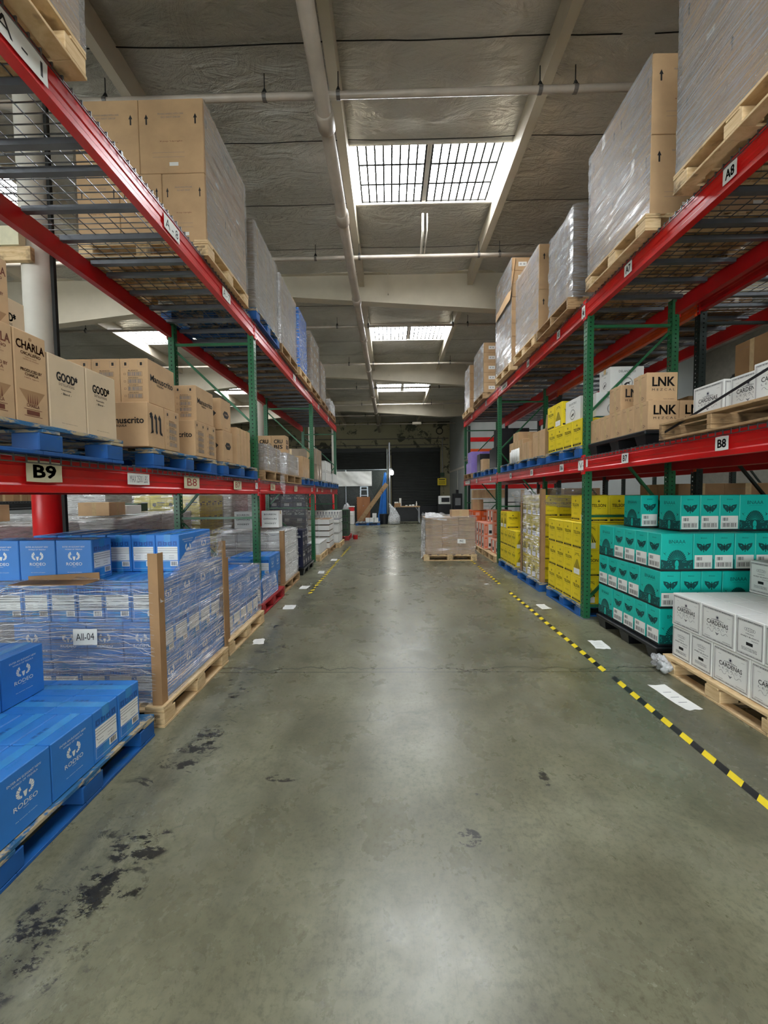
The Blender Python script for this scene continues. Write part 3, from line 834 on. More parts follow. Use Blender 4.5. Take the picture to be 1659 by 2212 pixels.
for sx in SKYX:
    for sy in SKYY:
        n += 1
        if abs(sx[0]) > 3 and (sy[0] < -3 or sy[0] > 20): continue
        w = MB(); x0, x1 = sx; y0, y1 = sy
        for a, b_, c, d in ((x0, y0-.03, x1, y0+.0), (x0, y1, x1, y1+.03), (x0-.03, y0-.03, x0, y1+.03), (x1, y0-.03, x1+.03, y1+.03)):
            w.box(a, b_, ZC-.03, c, d, ZC+.2, M_white_p)
        o = struct(f'window_{n}', w)
        p = MB(); p.box(x0, y0, ZC+.14, x1, y1, ZC+.16, E_sky); obj('skylight_pane', p, o)
        g = MB(); xm = (x0+x1)/2
        g.box(xm-.05, y0, ZC+.02, xm+.05, y1, ZC+.12, M_white_p)
        gg = MB()
        for (p0, p1) in ((x0+.12, xm-.05), (xm+.05, x1-.12)):
            for i in range(9): x = p0+(p1-p0)*i/8; gg.box(x-.014, y0, ZC+.0, x+.014, y1, ZC+.008, M_dark)
            for i in (0,1,2,3): y = y0+(y1-y0)*i/3; gg.box(p0, y-.014, ZC+.009, p1, y+.014, ZC+.016, M_dark)
        obj('centre_bar', g, o); obj('safety_grille', gg, o)
# purlins and girders
GY = [3.15, 9.25, 15.35, 21.45]
n = 0
for x in PX:
    if abs(x) > 9: continue
    n += 1
    w = MB(); w.box(x-.06, Y0, 6.40, x+.06, Y1, ZC-.005, M_beam)
    struct(f'trim_{n}', w)
for gy in [-2.95]+GY:
    n += 1
    w = MB(); k = w.mi(M_beam)
    prof = [(-14,5.9),(-9.1,5.52),(-3.05,6.17),(-2.2,6.17),(3.0,5.78),(9.0,6.17),(14,5.9)]
    for t, z0, z1 in ((.012, 0, None), (.11, -.02, .0), ):
        b = len(w.v)
        for (x, z) in prof:
            zt = ZC-.01 if z1 is None else z
            zb = z if z1 is None else z-.025
            w.v += [(x, gy-t, zb), (x, gy+t, zb), (x, gy+t, zt), (x, gy-t, zt)]
        for i in range(len(prof)-1):
            q = b+i*4
            for f in ((0,4,7,3),(1,2,6,5),(0,1,5,4),(3,7,6,2)): w.f.append(tuple(q+e for e in f)); w.m.append(k)
    for x in (-12,-9.1,-6,-3.05,0,3,6,9): 
        w.box(x-.01, gy-.10, 6.2, x+.01, gy+.10, ZC-.02, M_beam)
    w.box(-14, gy-.11, ZC-.05, 14, gy+.11, ZC-.02, M_beam)
    w.recalc = True
    struct(f'trim_{n}', w)
# walls
w = MB()
DZ = 4.86
for a, b_, z0, z1 in ((-14, -7.6, 0, ZC+.3), (-7.6, -.25, DZ, ZC+.3), (-.25, .12, 0, ZC+.3), (.12, 3.62, DZ, ZC+.3), (3.62, 4.3, 0, ZC+.3)): w.box(a, Y1, z0, b_, Y1+.25, z1, M_peel)
struct('wall_back', w)
for i, (a, b_) in enumerate(((-3.92, -.25), (.12, 3.62), (-7.6, -3.93))):
    w = MB()
    nsl = 42
    for j in range(nsl):
        z0 = .02+(DZ-.06)*j/nsl; z1 = .02+(DZ-.06)*(j+1)/nsl
        w.poly([(a, Y1+.10, z0), (b_, Y1+.10, z0), (b_, Y1+.085, z0+(z1-z0)*.5), (a, Y1+.085, z0+(z1-z0)*.5)], M_rolldoor)
        w.poly([(a, Y1+.085, z0+(z1-z0)*.5), (b_, Y1+.085, z0+(z1-z0)*.5), (b_, Y1+.10, z1), (a, Y1+.10, z1)], M_rolldoor)
    o = struct(f'door_{i+1}', w)
    g = MB(); g.box(a, Y1-.12, DZ-.30, b_, Y1+.06, DZ-.02, M_rolldoor); obj('door_hood', g, o)
    g = MB(); g.box(a+.01, Y1-.02, 0, a+.07, Y1+.06, DZ-.31, M_dark); g.box(b_-.07, Y1-.02, 0, b_-.01, Y1+.06, DZ-.31, M_dark); obj('door_track', g, o)
w = MB(); w.box(4.3, 15.0, 0, 4.45, Y1, ZC+.3, M_wall); w.box(4.27, 15.0, 3.02, 4.3, Y1, 3.14, M_white_p)
for y in (17,19.5,22,24.5): w.box(4.28, y, 0, 4.3, y+.04, 3.0, M_white_p)
w.box(4.45, 15.0, 0, 12, 15.15, ZC+.3, M_wall)
struct('wall_office', w)
w = MB(); w.box(11.9, Y0, 0, 12.05, 15, ZC+.3, mat('brown_grey_wall_paint', (118,114,104), .7)); struct('wall_right', w)
w = MB(); w.box(-14.1, Y0, 0, -14, Y1, ZC+.3, M_wall); struct('wall_left', w)
for nm, dz in (('conduit_pipe', 5.05), ('conduit_pipe', 5.5)):
    m = MB(); m.tube([(-7, Y1-.06, dz), (4.2, Y1-.06, dz)], .03, M_pipe_d); tag(obj(nm, m), f"thin pipe running across the peeling far wall, {'lower' if dz < 5.2 else 'upper'} of two", 'pipe')

# ================================================================== PIPES AND COLUMNS
root = empty('sprinkler_main', (-.72, 0, 5.97)); tag(root, 'thick pale pipe running down the aisle under the roof', 'pipe')
m = MB(); m.sm = True; m.tube([(0, -7, 0), (0, 27.4, 0)], .083, M_pipe, 20); obj('pipe', m, root)
for y in (-2.4, 4.75, 6.35, 9.0, 11.2, 13.9, 17.5, 21, 24.6):
    m = MB(); m.sm = True; m.tube([(0, y-.11, 0), (0, y-.1, 0), (0, y+.1, 0), (0, y+.11, 0)], [.084, .105, .105, .084], M_pipe, 20); obj('coupling', m, root)
for i, y in enumerate((1.55, 4.62, 7.65, 10.7, 13.75, 16.8, 19.85, 22.6, 25.3)):
    root = empty('sprinkler_branch_pipe', (0, y, 6.12)); tag(root, f"thin pipe crossing under the roof, {ORD[i+1]} crossing from the camera", 'pipe', 'sprinkler branch pipes')
    m = MB(); m.sm = True; m.tube([(-12, 0, 0), (10, 0, 0)], .037 if i < 3 else .032, M_pipe if i % 2 == 0 or i > 3 else M_pipe, 12); obj('pipe', m, root)
    for x in (-8.35, -5.8, -3.25, -1.4, -.55, 1.75, 2.15, 4.5):
        m = MB(); m.tube([(x, 0, .04), (x, 0, .26)], .006, M_dark, 6); m.tube([(x, -.0, .045), (x, 0, .09)], [.03, .012], M_dark, 8); m.tube([(x-.022, 0, 0), (x+.022, 0, 0)], .045, M_pipe_d, 12); obj('hanger', m, root)
m = MB(); m.sm = True; m.tube([(.64, 7.2, 6.6), (.64, 7.22, 6.3), (.64, 7.65, 6.16)], .022, M_white_p, 8); m.tube([(.72, 7.2, 6.6), (.72, 7.22, 6.32), (.70, 7.62, 6.16)], .012, M_white_p, 8)
tag(obj('drop_pipe', m), 'short white pipes dropping from the nearest skylight to the branch pipe', 'pipe')
for i, (y, r) in enumerate(((3.58, .11), (9.2, .12), (15.3, .12), (20.6, .09))):
    root = empty('support_column', (-3.22 if i == 0 else (-3.09 if i < 3 else -3.0), y, 0)); tag(root, f"round steel roof column painted red below, {ORD[i+1]} behind the left rack", 'column', 'roof columns')
    zt = 6.1
    m = MB(); m.sm = True; m.tube([(0,0,1.72),(0,0,zt)], r, M_white_p, 24); obj('upper_shaft', m, root)
    m = MB(); m.sm = True; m.tube([(0,0,0),(0,0,1.72)], r+.012, M_red_p, 24); obj('red_shaft', m, root)
    m = MB(); m.box(-.16,-.16,zt,.16,.16,zt+.03,M_white_p); obj('cap_plate', m, root)
    if i == 0:
        m = MB(); m.beam((.15,.0,1.2),(.15,.0,5.9),.03,.03,M_dark); obj('conduit', m, root)
        m = MB(); m.cbox(-.18,-.17,3.62,.10,-.125,3.74,W_new,.003); m.box(-.15,-.19,3.74,.02,-.125,3.9,M_cream); obj('wooden_block', m, root)

# ================================================================== RACKING
PTH = .078
def post_mesh(h, m, lit=True):
    mb = MB(); w = PTH; t = .003; p = .0508
    # faces: -y (single column of holes) and +-x (double column)
    nn = int(h/p)
    def holed(o, u, cols, n):
        o, u, n = Vector(o), Vector(u), Vector(n)
        edges = [0]
        for c in cols: edges += [c-.008, c+.008]
        edges.append(w)
        for i in range(0, len(edges), 2):
            a = o+u*edges[i]; b = o+u*edges[i+1]+n*t
            mb.box(min(a.x,b.x), min(a.y,b.y), 0, max(a.x,b.x), max(a.y,b.y), h, m)
        for c in cols:
            a = o+u*(c-.008); b = o+u*(c+.008)+n*t
            for q in range(nn+1):
                z0 = q*p-.018; z1 = q*p+.018
                mb.box(min(a.x,b.x), min(a.y,b.y), max(z0,0), max(a.x,b.x), max(a.y,b.y), min(z1,h), m)
    holed((0,0,0),(1,0,0),[w*.5],(0,1,0))
    holed((0,t,0),(0,1,0),[w*.32,w*.68],(1,0,0))
    holed((w-t,t,0),(0,1,0),[w*.32,w*.68],(1,0,0))
    mb.box(t, w*.55, 0, w-t, w*.56, h, M_dark)  # dark sheet paints in the shade behind the post holes
    return mb.mesh('post')
POSTS = {}
def frame(xa, xb, y, h, m, label, front='lo', group='upright frames'):
    """upright frame at near face y, between outer faces xa<xb"""
    root = empty('rack_upright_frame', (xa, y, 0)); tag(root, label, 'rack upright', group)
    W = xb-xa
    key = (h, m.name)
    if key not in POSTS: POSTS[key] = post_mesh(h, m)
    for x in (0, W-PTH):
        obj('post', POSTS[key], root, (x, 0, .008))
        f = MB(); f.box(x-.03, -.035, 0, x+PTH+.03, PTH+.035, .007, M_steel); obj('foot_plate', f, root)
    yb = PTH*.55
    fx, rx = (PTH, W-PTH) if front == 'lo' else (W-PTH, PTH)
    for z in (.15, 1.25, 3.50):
        if z < h: b = MB(); b.beam((PTH, yb, z), (W-PTH, yb, z), .03, .03, m); obj('horizontal_brace', b, root)
    for (xs, za, xe, ze) in ((fx, .22, rx, 1.18), (rx, 1.33, fx, 2.42), (fx, 2.50, rx, 3.42)):
        b = MB(); b.beam((xs, yb+.035, za), (xe, yb+.035, min(ze, h-.1)), .028, .028, m); obj('diagonal_brace', b, root)
    return root
def beam_mesh(L, m):
    mb = MB(); k = mb.mi(m); h = .168
    prof = [(0,0),(0,.035),(.006,.045),(.006,.075),(0,.085),(0,.125),(.004,.13),(.004,h-.02),(0,h-.012),(0,h),(.045,h),(.045,h-.03),(.062,h-.03),(.062,0)]
    n = len(prof)
    for y in (0, L):
        for (x, z) in prof: mb.v.append((x, y, z))
    for i in range(n): mb.f.append((i, (i+1)%n, n+(i+1)%n, n+i)); mb.m.append(k)
    mb.f.append(tuple(range(n))); mb.m.append(k); mb.f.append(tuple(range(n, 2*n))[::-1]); mb.m.append(k)
    mb.recalc = True
    return mb.mesh('beam_bar')
BM = {}
def beam(xface, side, y0, y1, z, m, label, signs=()):
    """xface: aisle-side face. side +1: face looks -x, -1: face looks +x"""
    root = empty('rack_beam', (xface, y0, z)); tag(root, label, 'rack beam', 'rack beams')
    L = y1-y0
    key = (round(L,3), m.name)
    if key not in BM: BM[key] = beam_mesh(L, m)
    o = obj('beam_bar', BM[key], root)
    if side < 0: o.rotation_euler = (0, 0, R(180)); o.location = (0, L, 0)
    for yy in (-PTH*.5+.001, L-.002):
        c = MB(); xa, xb = sorted((-side*.005, side*.0105)); c.cbox(xa, yy, -.03, xb, yy+PTH*.5-.001, .20, m, .003)
        for zz in (.0, .06, .15): c.tube([(-side*.004, yy+.02, zz+.01), (-side*.010, yy+.02, zz+.01)], .008, M_steel, 8)
        obj('end_connector', c, root)
    for (ya, yb, za, zb, txt, pm, im, bold) in signs:
        s = MB(); x = -side*.0085
        ya -= y0; yb -= y0
        u = (0, -side, 0)
        o0 = (x, (yb if side > 0 else ya), za)
        f = Face(s, o0, u, (0,0,1), yb-ya, zb-za)
        # slightly uneven torn paper outline
        f.poly([(0,.02),(.5,0),(1,.03),(.99,.5),(1,.97),(.5,1),(.01,.98),(.0,.5)], pm, 0)
        if txt: f.text(txt, .5, .2, .6, im, bold, .62 if len(txt) < 4 else .8, .0008)
        obj('location_sign', s, root)
    return root
def deck_mesh(W, L, side):
    """wire deck W across, L along; front edge at x=0 going side"""
    mb = MB(); r = .0028
    def rod(a, b): mb.beam(a, b, 2*r, 2*r, M_wire)
    n = int(L/.063)
    for i in range(n+1):
        y = i*L/n
        rod((-side*.012, y, .003), (side*W, y, .003)); mb.beam((-side*.012, y, .005), (-side*.012, y, -.032), 2*r, 2*r, M_wire)
    nx = int(W/.115)
    for i in range(nx+1): rod((side*i*W/nx, 0, -.002), (side*i*W/nx, L, -.002))
    rod((-side*.012, 0, -.032), (-side*.012, L, -.032))
    return mb.mesh('wire_mesh')
def chan_mesh(W, L, side):
    mb = MB()
    for f in (.08, .36, .64, .92):
        y = L*f-.02
        mb.box(*((side*.065, y, -.045) if side > 0 else (-W+.065, y, -.045)), *((W-.065, y+.045, -.006) if side > 0 else (-.065, y+.045, -.006)), M_chan)
    return mb.mesh('support_channel')
DK = {}
def deck(xf, side, W, y0, L, z, label):
    root = empty('wire_deck', (xf, y0, z)); tag(root, label, 'wire shelf', 'wire mesh decks')
    key = (W, L, side)
    if key not in DK: DK[key] = (deck_mesh(W, L, side), chan_mesh(W, L, side))
    obj('wire_mesh', DK[key][0], root); obj('support_channel', DK[key][1], root)
LX, LR = -1.72, -2.85      # left rack aisle face, rear face
RX, RR = 2.33, 3.42
LY = [1.26, 5.0, 8.74, 12.48]; RY = [.93, 4.66, 8.40, 12.14]
for i, y in enumerate(LY): frame(LR+.01, LX-.012, y, 3.76, M_green, f"green upright frame of the left rack, {ORD[i+1]} from the camera", front='hi')
for i, y in enumerate(RY): frame(RX+.012, RR-.01, y, 3.78, M_green, f"green upright frame of the right rack, {ORD[i+1]} from the camera")
BAY = ['near bay', 'middle bay', 'far bay']
B, C_, W_, K_ = .0, M_cream, M_label, M_ink
lsg = {(0,0): [(1.79,1.99,.05,.155,'B9',M_cream,M_ink,.06),(2.49,2.72,.055,.135,'MAX 2500 LBS',M_label,M_greyink,0),(3.18,3.44,.04,.15,'B8',M_cream,M_redink,.0),(4.20,4.42,.045,.145,'B7',M_cream,M_redink,0),(4.88,4.97,.06,.14,'MAX',M_label,M_greyink,0)],
       (0,1): [(5.50,5.72,.05,.15,'B6',M_cream,M_redink,0),(6.87,7.10,.04,.15,'B5',M_cream,M_redink,0),(8.35,8.5,.05,.14,'B4',M_label,M_redink,0)],
       (0,2): [(8.95,9.1,.05,.14,'',M_label,M_ink,0),(9.6,9.8,.05,.14,'B3',M_cream,M_redink,0),(11.1,11.3,.05,.14,'B2',M_label,M_redink,0)],
       (1,0): [(1.72,2.02,.02,.14,'A - 1',M_label,M_ink,0),(3.02,3.24,.02,.13,'A - 8',M_label,M_ink,0),(4.05,4.25,.02,.13,'A - 7',M_label,M_ink,0)],
       (1,1): [(6.95,7.15,.03,.13,'A6',M_label,M_ink,0)], (1,2): [(9.3,9.5,.03,.13,'A4',M_label,M_ink,0),(10.8,11.0,.03,.13,'A3',M_label,M_ink,0)]}
rsg = {(0,0): [(2.69,2.80,.035,.135,'B8',M_label,M_ink,.03),(3.80,3.91,.035,.135,'B7',M_label,M_ink,.03),(4.57,4.61,.05,.15,'',M_label,M_ink,0)],
       (0,1): [(4.67,4.80,.02,.14,'V',M_label,M_greyink,0),(5.20,5.32,.035,.135,'B6',M_label,M_ink,.03),(6.30,6.42,.035,.135,'B5',M_label,M_ink,.03),(7.4,7.52,.035,.135,'B4',M_label,M_ink,.03)],
       (0,2): [(8.9,9.0,.035,.135,'B3',M_label,M_ink,.03),(10.3,10.45,.035,.135,'B2',M_label,M_ink,.03),(11.2,11.9,.03,.13,'MAX 2500 LBS',M_label,M_ink,0)],
       (1,0): [(2.69,2.80,.03,.14,'A8',M_label,M_ink,.03),(3.80,3.92,.03,.14,'A7',M_label,M_ink,.03)],
       (1,1): [(4.68,4.76,.0,.14,'A6',M_label,M_ink,.03),(5.35,5.45,.03,.14,'A5',M_label,M_ink,.03),(6.5,6.62,.03,.14,'A4',M_label,M_ink,.03),(7.7,8.1,.03,.13,'MAX',M_label,M_ink,0)],
       (1,2): [(9.3,9.45,.03,.14,'A3',M_label,M_ink,.03),(10.9,11.05,.03,.14,'A2',M_label,M_ink,.03)]}
for side, XF, XR, ys, sg, zz, nm in ((-1, LX, LR, LY, lsg, (1.567, 3.588), 'left'), (1, RX, RR, RY, rsg, (1.787, 3.610), 'right')):
    for lv in (0, 1):
        for b_ in range(3):
            a, c = ys[b_]+PTH, ys[b_+1]
            beam(XF, side, a+.001, c-.001, zz[lv], M_red, f"red {'upper' if lv else 'lower'} front beam of the {nm} rack, {BAY[b_]}", sg.get((lv, b_), ()))
            beam(XR, -side, a+.001, c-.001, zz[lv], M_red_d, f"red {'upper' if lv else 'lower'} rear beam of the {nm} rack, {BAY[b_]}")
            L = (c-a-.03)/3
            for d in range(3): deck(XF, side, abs(XR-XF)-.01, a+.01+d*(L+.003), L-.006, zz[lv]+.168+.006, f"wire mesh deck, {nm} rack, {'upper' if lv else 'lower'} level, {BAY[b_]}, {ORD[d+1]} along")
ZL0, ZL1, ZR0, ZR1 = 1.567+.18, 3.588+.18, 1.787+.18, 3.610+.18

# ================================================================== LOADS, LEFT FLOOR
P = PH+.003
def plc(*a): return ' '.join(a)
# 1 open blue stack nearest the camera
pallet('blue', -1, -1.53, 1.37, 0, 'under the unwrapped blue boxes, front left floor')
pl = 'open stack, front left floor'
rows(K_rodeo, -1, -1.55, 1.42, P, 1, 4, 2, pl, 'logo side out')
rows(K_rodeo, -1, -1.55, 1.915, P, 0, 3, 2, pl, 'label side out')
rows(K_rodeo, -1, -2.03, 1.675, P+.278, 1, 2, 2, pl, 'upper layer')
rows(K_rodeo, -1, -2.32, 1.70, P, 0, 1, 2, 'back of open front left stack', 'low')
# 2 big wrapped stack
q = pallet('wood', -1, -1.515, 2.47, 0, 'under the tall wrapped blue stack, left floor')
m = MB(); f = Face(m, (PW/2-.13,-PD/2+.0005,.03), (1,0,0), (0,0,1), .11, .07); f.text('MX-0250',.55,.55,.28,M_ink,.01,.7,.001); f.text('HT',.55,.12,.28,M_ink,.01,.25,.001); obj('heat_stamp', m, q)
pl = 'tall wrapped left stack'
rows(K_rodeo, -1, -1.56, 2.52, P, 1, 6, 4-0, pl, 'bottom layer', parts=False)
rows(K_rodeo, -1, -1.56, 2.52, P+.278, 0, 4, 5, pl, 'second layer', parts=False)
rows(K_rodeo, -1, -1.56, 2.52, P+.556, 1, 6, 4, pl, 'third layer')
rows(K_rodeo, -1, -1.58, 2.84, P+.834, 1, 3, 2, pl, 'top layer')
rows(K_rodeo, -1, -2.0, 2.53, P+.834, 0, 3, 1, pl, 'top layer, logo forward')
rows(K_rodeo, -1, -2.14, 2.84, P+.834, 1, 3, 2, 'back of tall wrapped left stack', 'top layer')
wrap(-1, -1.56, 2.52, .10, 1.12, .98, .90, F_clear, 'shiny stretch film round the tall blue stack, left floor', 3, .016, topfrac=.0, sag=.05)
def sheet(pts4, m, label, nu=24, nv=16, amp=.015, seed=0, name='stretch_wrap', cat='plastic wrap', curl=0):
    """wrinkled sheet through four corners (a,b along the bottom, c,d along the top)"""
    a, b_, c, d = [Vector(p) for p in pts4]
    o = (a+b_+c+d)/4; nrm = (b_-a).cross(d-a).normalized(); mb = MB(); mb.sm = True; k = mb.mi(m)
    for j in range(nv+1):
        for i in range(nu+1):
            u, v = i/nu, j/nv
            p = (a*(1-u)+b_*u)*(1-v)+(d*(1-u)+c*u)*v
            p = p + nrm*(amp*(noise.noise(p*6+Vector((seed,0,0)))+.4*noise.noise(p*15))) + nrm*curl*math.sin(math.pi*v)*math.sin(math.pi*u)
            mb.v.append(tuple(p-o))
    for j in range(nv):
        for i in range(nu): q = j*(nu+1)+i; mb.f.append((q,q+1,q+nu+2,q+nu+1)); mb.m.append(k)
    x = obj(name, mb, None, o); tag(x, label, cat); return x
sheet([(-1.535,2.56,.95),(-1.535,3.52,.95),(-1.54,3.52,1.265),(-1.54,3.0,1.22)], F_diag, 'loose diagonal film over the top aisle corner, tall blue stack', amp=.01, seed=2)
M_strand = film('film_highlight', (248,250,252), .55, .85, (1,1,1), strength=.2, rough=.2, streak=.3)  # whitish ribbons stand in for highlights on the stretch film
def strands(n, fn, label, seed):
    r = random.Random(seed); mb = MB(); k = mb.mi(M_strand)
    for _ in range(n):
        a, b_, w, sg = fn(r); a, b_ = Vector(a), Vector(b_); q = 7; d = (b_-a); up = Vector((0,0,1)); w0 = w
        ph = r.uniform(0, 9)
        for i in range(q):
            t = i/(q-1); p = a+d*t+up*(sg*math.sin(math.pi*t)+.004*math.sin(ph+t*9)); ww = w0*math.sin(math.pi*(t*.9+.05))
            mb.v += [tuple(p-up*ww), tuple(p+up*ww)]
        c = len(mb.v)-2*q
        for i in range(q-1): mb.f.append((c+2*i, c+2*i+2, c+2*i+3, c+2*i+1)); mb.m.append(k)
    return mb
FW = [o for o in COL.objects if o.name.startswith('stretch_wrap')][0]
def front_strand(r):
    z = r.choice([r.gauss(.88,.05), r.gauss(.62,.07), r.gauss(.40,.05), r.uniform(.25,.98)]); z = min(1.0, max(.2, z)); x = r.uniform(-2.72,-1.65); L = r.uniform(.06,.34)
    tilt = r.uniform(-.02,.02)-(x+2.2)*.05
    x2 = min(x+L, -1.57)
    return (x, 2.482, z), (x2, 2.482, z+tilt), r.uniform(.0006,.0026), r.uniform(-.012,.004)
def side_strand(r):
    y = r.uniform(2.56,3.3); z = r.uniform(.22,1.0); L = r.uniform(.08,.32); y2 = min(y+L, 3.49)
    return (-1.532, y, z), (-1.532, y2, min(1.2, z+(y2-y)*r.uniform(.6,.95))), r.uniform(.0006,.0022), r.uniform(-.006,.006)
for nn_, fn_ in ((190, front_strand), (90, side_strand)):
    q = obj('film_highlight', strands(nn_, fn_, '', nn_), FW); q.location = -FW.location
corner_board(-1.535, 2.487, .147, 1.02, -1, 1, 'brown cardboard edge strip on near corner, tall wrapped blue stack')
corner_board(-1.535, 3.535, .147, .98, -1, -1, 'brown cardboard edge strip on far corner, tall wrapped blue stack')
m = MB(); m.cbox(-.24,-.07,0,.24,.07,.006,M_kraft,.001); m.beam((-.24,.07,.006),(.24,.07,.03),.005,.05,M_kraft)
tag(obj('cardboard_sheet', m, None, (-2.18, 2.44, P+.84)), 'folded brown cardboard flap in front of the top logo boxes, left stack', 'cardboard')
# film note
m = MB(); f = Face(m, (-.085,0,-.06), (1,0,0), (0,0,1), .17, .115); f.poly([(0,.06),(.95,0),(1,.92),(.05,1)], M_label, 0); f.poly([(0,.06),(.05,1),(1,.92),(.95,0)], M_label, -.0006); f.text('All-04', .5,.3,.42,M_ink,0,.72)
o = obj('paper_note', m, None, (-2.03, 2.477, .62)); o.rotation_euler = (0, R(-3), 0); tag(o, 'white paper note reading All-04 on the wrapped blue stack', 'paper note')
# 3 second wrapped stack
pallet('wood', -1, -1.55, 3.60, 0, 'under the lower wrapped blue stack, left floor')
pl = 'low wrapped left stack'
for L in range(2): rows(K_rodeo, -1, -1.61, 3.66, P+.278*L, L, 4, 4 if L else 5, pl, ('bottom layer','top layer')[L], parts=False)
wrap(-1, -1.61, 3.66, .12, 1.02, .98, .60, F_diag, 'clear wrinkled film round the lower blue stack, left floor', 8, .014, topfrac=.3)
corner_board(-1.583, 3.63, .147, .80, -1, 1, 'brown cardboard edge strip on the lower wrapped blue stack')
# 4 red pallet
pallet('red', -1, -1.64, 4.83, 0, 'under blue boxes beside the first green post, left floor')
pl = 'on red pallet, left floor'
rows(K_rodeo, -1, -1.67, 4.88, P, 1, 4, 3, pl, 'bottom layer')
rows(K_rodeo, -1, -1.67, 5.25, P+.278, 1, 3, 2, pl, 'upper layer')
rows(K_rodeo, -1, -1.84, 4.92, P+.278, 0, 2, 1, pl, 'upper layer, logo forward')
sheet([(-1.655,4.86,.15),(-1.655,5.55,.15),(-1.66,5.45,.48),(-1.66,4.9,.5)], F_clear, 'scrap of film hanging on the red pallet boxes', amp=.02, seed=6)
# 5 white wrapped
pallet('old', -1, -1.67, 5.95, 0, 'under the white wrapped stack with cardboard strip, left floor')
pl = 'white wrapped left stack'
for L in range(3): rows(K_wht, -1, -1.70, 6.0, P+.273*L, 1, 4, 3, pl, ('bottom layer','middle layer','top layer')[L], parts=False)
wrap(-1, -1.70, 6.0, .12, 1.02, .93, .85, F_clear, 'clear film round the white boxes behind the first left post', 5, .02, open_top=False, sag=.1)
corner_board(-1.672, 5.965, .147, .84, -1, 1, 'brown cardboard edge strip on the white wrapped stack, left floor')
put(K_bour, -2.33, 6.14, P+.875, 0, 'white box lettered BOURBON OFFHOURS WHISKEY on top of the white wrapped stack')
put(K_bour, -1.95, 6.30, P+.875, 0, 'second white lettered box, half hidden by the first left post', None)
# 6 navy
pallet('black', -1, -1.66, 7.28, 0, 'under the navy boxes, left floor')
rows(K_suc, -1, -1.69, 7.33, P, 0, 2, 4, 'left floor', 'bottom layer')
rows(K_suc, -1, -1.69, 7.33, P+.363, 0, 2, 2, 'left floor', 'upper layer')
# 7 white low + navy tall behind
pallet('wood', -1, -1.62, 8.86, 0, 'under low white boxes past the second left post')
rows(K_wht, -1, -1.65, 8.9, P, 0, 1, 4, 'left floor beyond navy boxes', 'single layer')
for L in range(5): rows(K_suc, -1, -1.98, 8.95, P+.363*(L), 0, 3, 1, 'tall navy stack, left rack', f'{ORD[L+1]} layer', adj='navy', parts=False)
wrap(-1, -1.98, 8.95, .10, .92, .2, 1.85, F_diag, 'film round the tall navy stack behind the second left post', 12, .02)
pallet('old', -1, -1.58, 10.0, 0, 'under the open white trays, left floor')
K_tray = Kind('white_tray','open white',.40,.30,.13,M_white,None,None,tape=None,topart=lambda f: f.rect(.04,.04,.96,.96,M_kraft,.0008))
for L in range(5): rows(K_tray, -1, -1.60, 10.03, P+.155*L, 1, 2, 2, 'tray stack, left floor', f'{ORD[L+1]} layer', parts=False)
# 8 white + wine
pallet('wood', -1, -1.46, 11.1, 0, 'under the bottle-print boxes, left floor')
for L in range(2): rows(K_wht, -1, -1.49, 11.13, P+.29*L, 0, 4, 3, 'below bottle-print boxes', ('bottom layer','second layer')[L], parts=False)
rows(K_wine, -1, -1.49, 11.13, P+.58, 0, 4, 3, 'far left floor', 'top row')
pallet('red', -1, -1.40, 12.9, 0, 'at the far end of the left rack')
K_crate = Kind('green_crate','green',.36,.30,.22,M_crate,lambda f:[f.rect(.1+.2*i,.2,.22+.2*i,.8,M_black) for i in range(4)],lambda f:[f.rect(.1+.2*i,.2,.22+.2*i,.8,M_black) for i in range(4)],tape=None)
for L in range(4): rows(K_crate, -1, -1.42, 12.95, P+.222*L, 0, 2, 2, 'far end of left rack', f'{ORD[L+1]} layer', parts=False, adj='green crate')
m = MB(); m.tube([(0,0,0),(0,0,.14)], [.08,.09], M_red_d, 14); tag(obj('red_bucket', m, None, (-1.22, 13.3, 0)), 'small red bucket on the floor by the green crates', 'bucket')

# ================================================================== LOADS, LEFT LOWER SHELF
z = ZL0; zb = z+P
pallet('blue', -1, -1.66, 1.37, z, 'under the tall printed boxes, left lower shelf nearest camera')
pl = 'left lower shelf'
rows(K_charla, -1, -1.69, 1.40, zb, 0, 3, 3, 'near left lower shelf', 'bottom layer')
rows(K_good, -1, -1.69, 1.912, zb, 1, 4, 2, 'near left lower shelf', 'bottom layer')
rows(K_charla, -1, -1.93, 1.64, zb+.425, 0, 2, 2, 'near left lower shelf', 'upper layer')
rows(K_good, -1, -2.08, 1.985, zb+.375, 1, 2, 1, 'near left lower shelf', 'upper layer')
pallet('blue', -1, -1.69, 2.74, z, 'under the blackletter boxes, left lower shelf')
pl = 'left lower shelf'
rows(K_manu, -1, -1.69, 2.69, zb, 2, 3, 1, pl, 'bottom, big letter')
rows(K_manu, -1, -1.69, 2.895, zb, 0, 3, 1, pl, 'bottom, barcode end')
rows(K_manu, -1, -1.69, 3.34, zb, 0, 3, 2, pl, 'bottom, far half')
rows(K_manu, -1, -1.70, 2.73, zb+.313, 3, 4, 1, pl, 'upper, near half')
rows(K_manu, -1, -1.70, 3.40, zb+.313, 3, 3, 1, pl, 'upper, far half')
pallet('blue', -1, -1.69, 3.90, z, 'under the hexagon-badged box by the first left post')
put(K_hex, -1.82, 4.05, zb, 1, 'tan box with black hexagon badge, lower of two, left shelf')
o = put(K_hex, -1.83, 4.04, zb+.323, 1, 'stained tan box with hexagon badge and torn top, left shelf')
m = MB(); 
for i in range(7): m.poly([(-.1+.03*i,0,0),(-.07+.03*i,0,0),(-.08+.03*i,.01,-.04-.05*random.random())], M_ink)
q = obj('torn_flap', m, o, (.0, -.1208, .32))
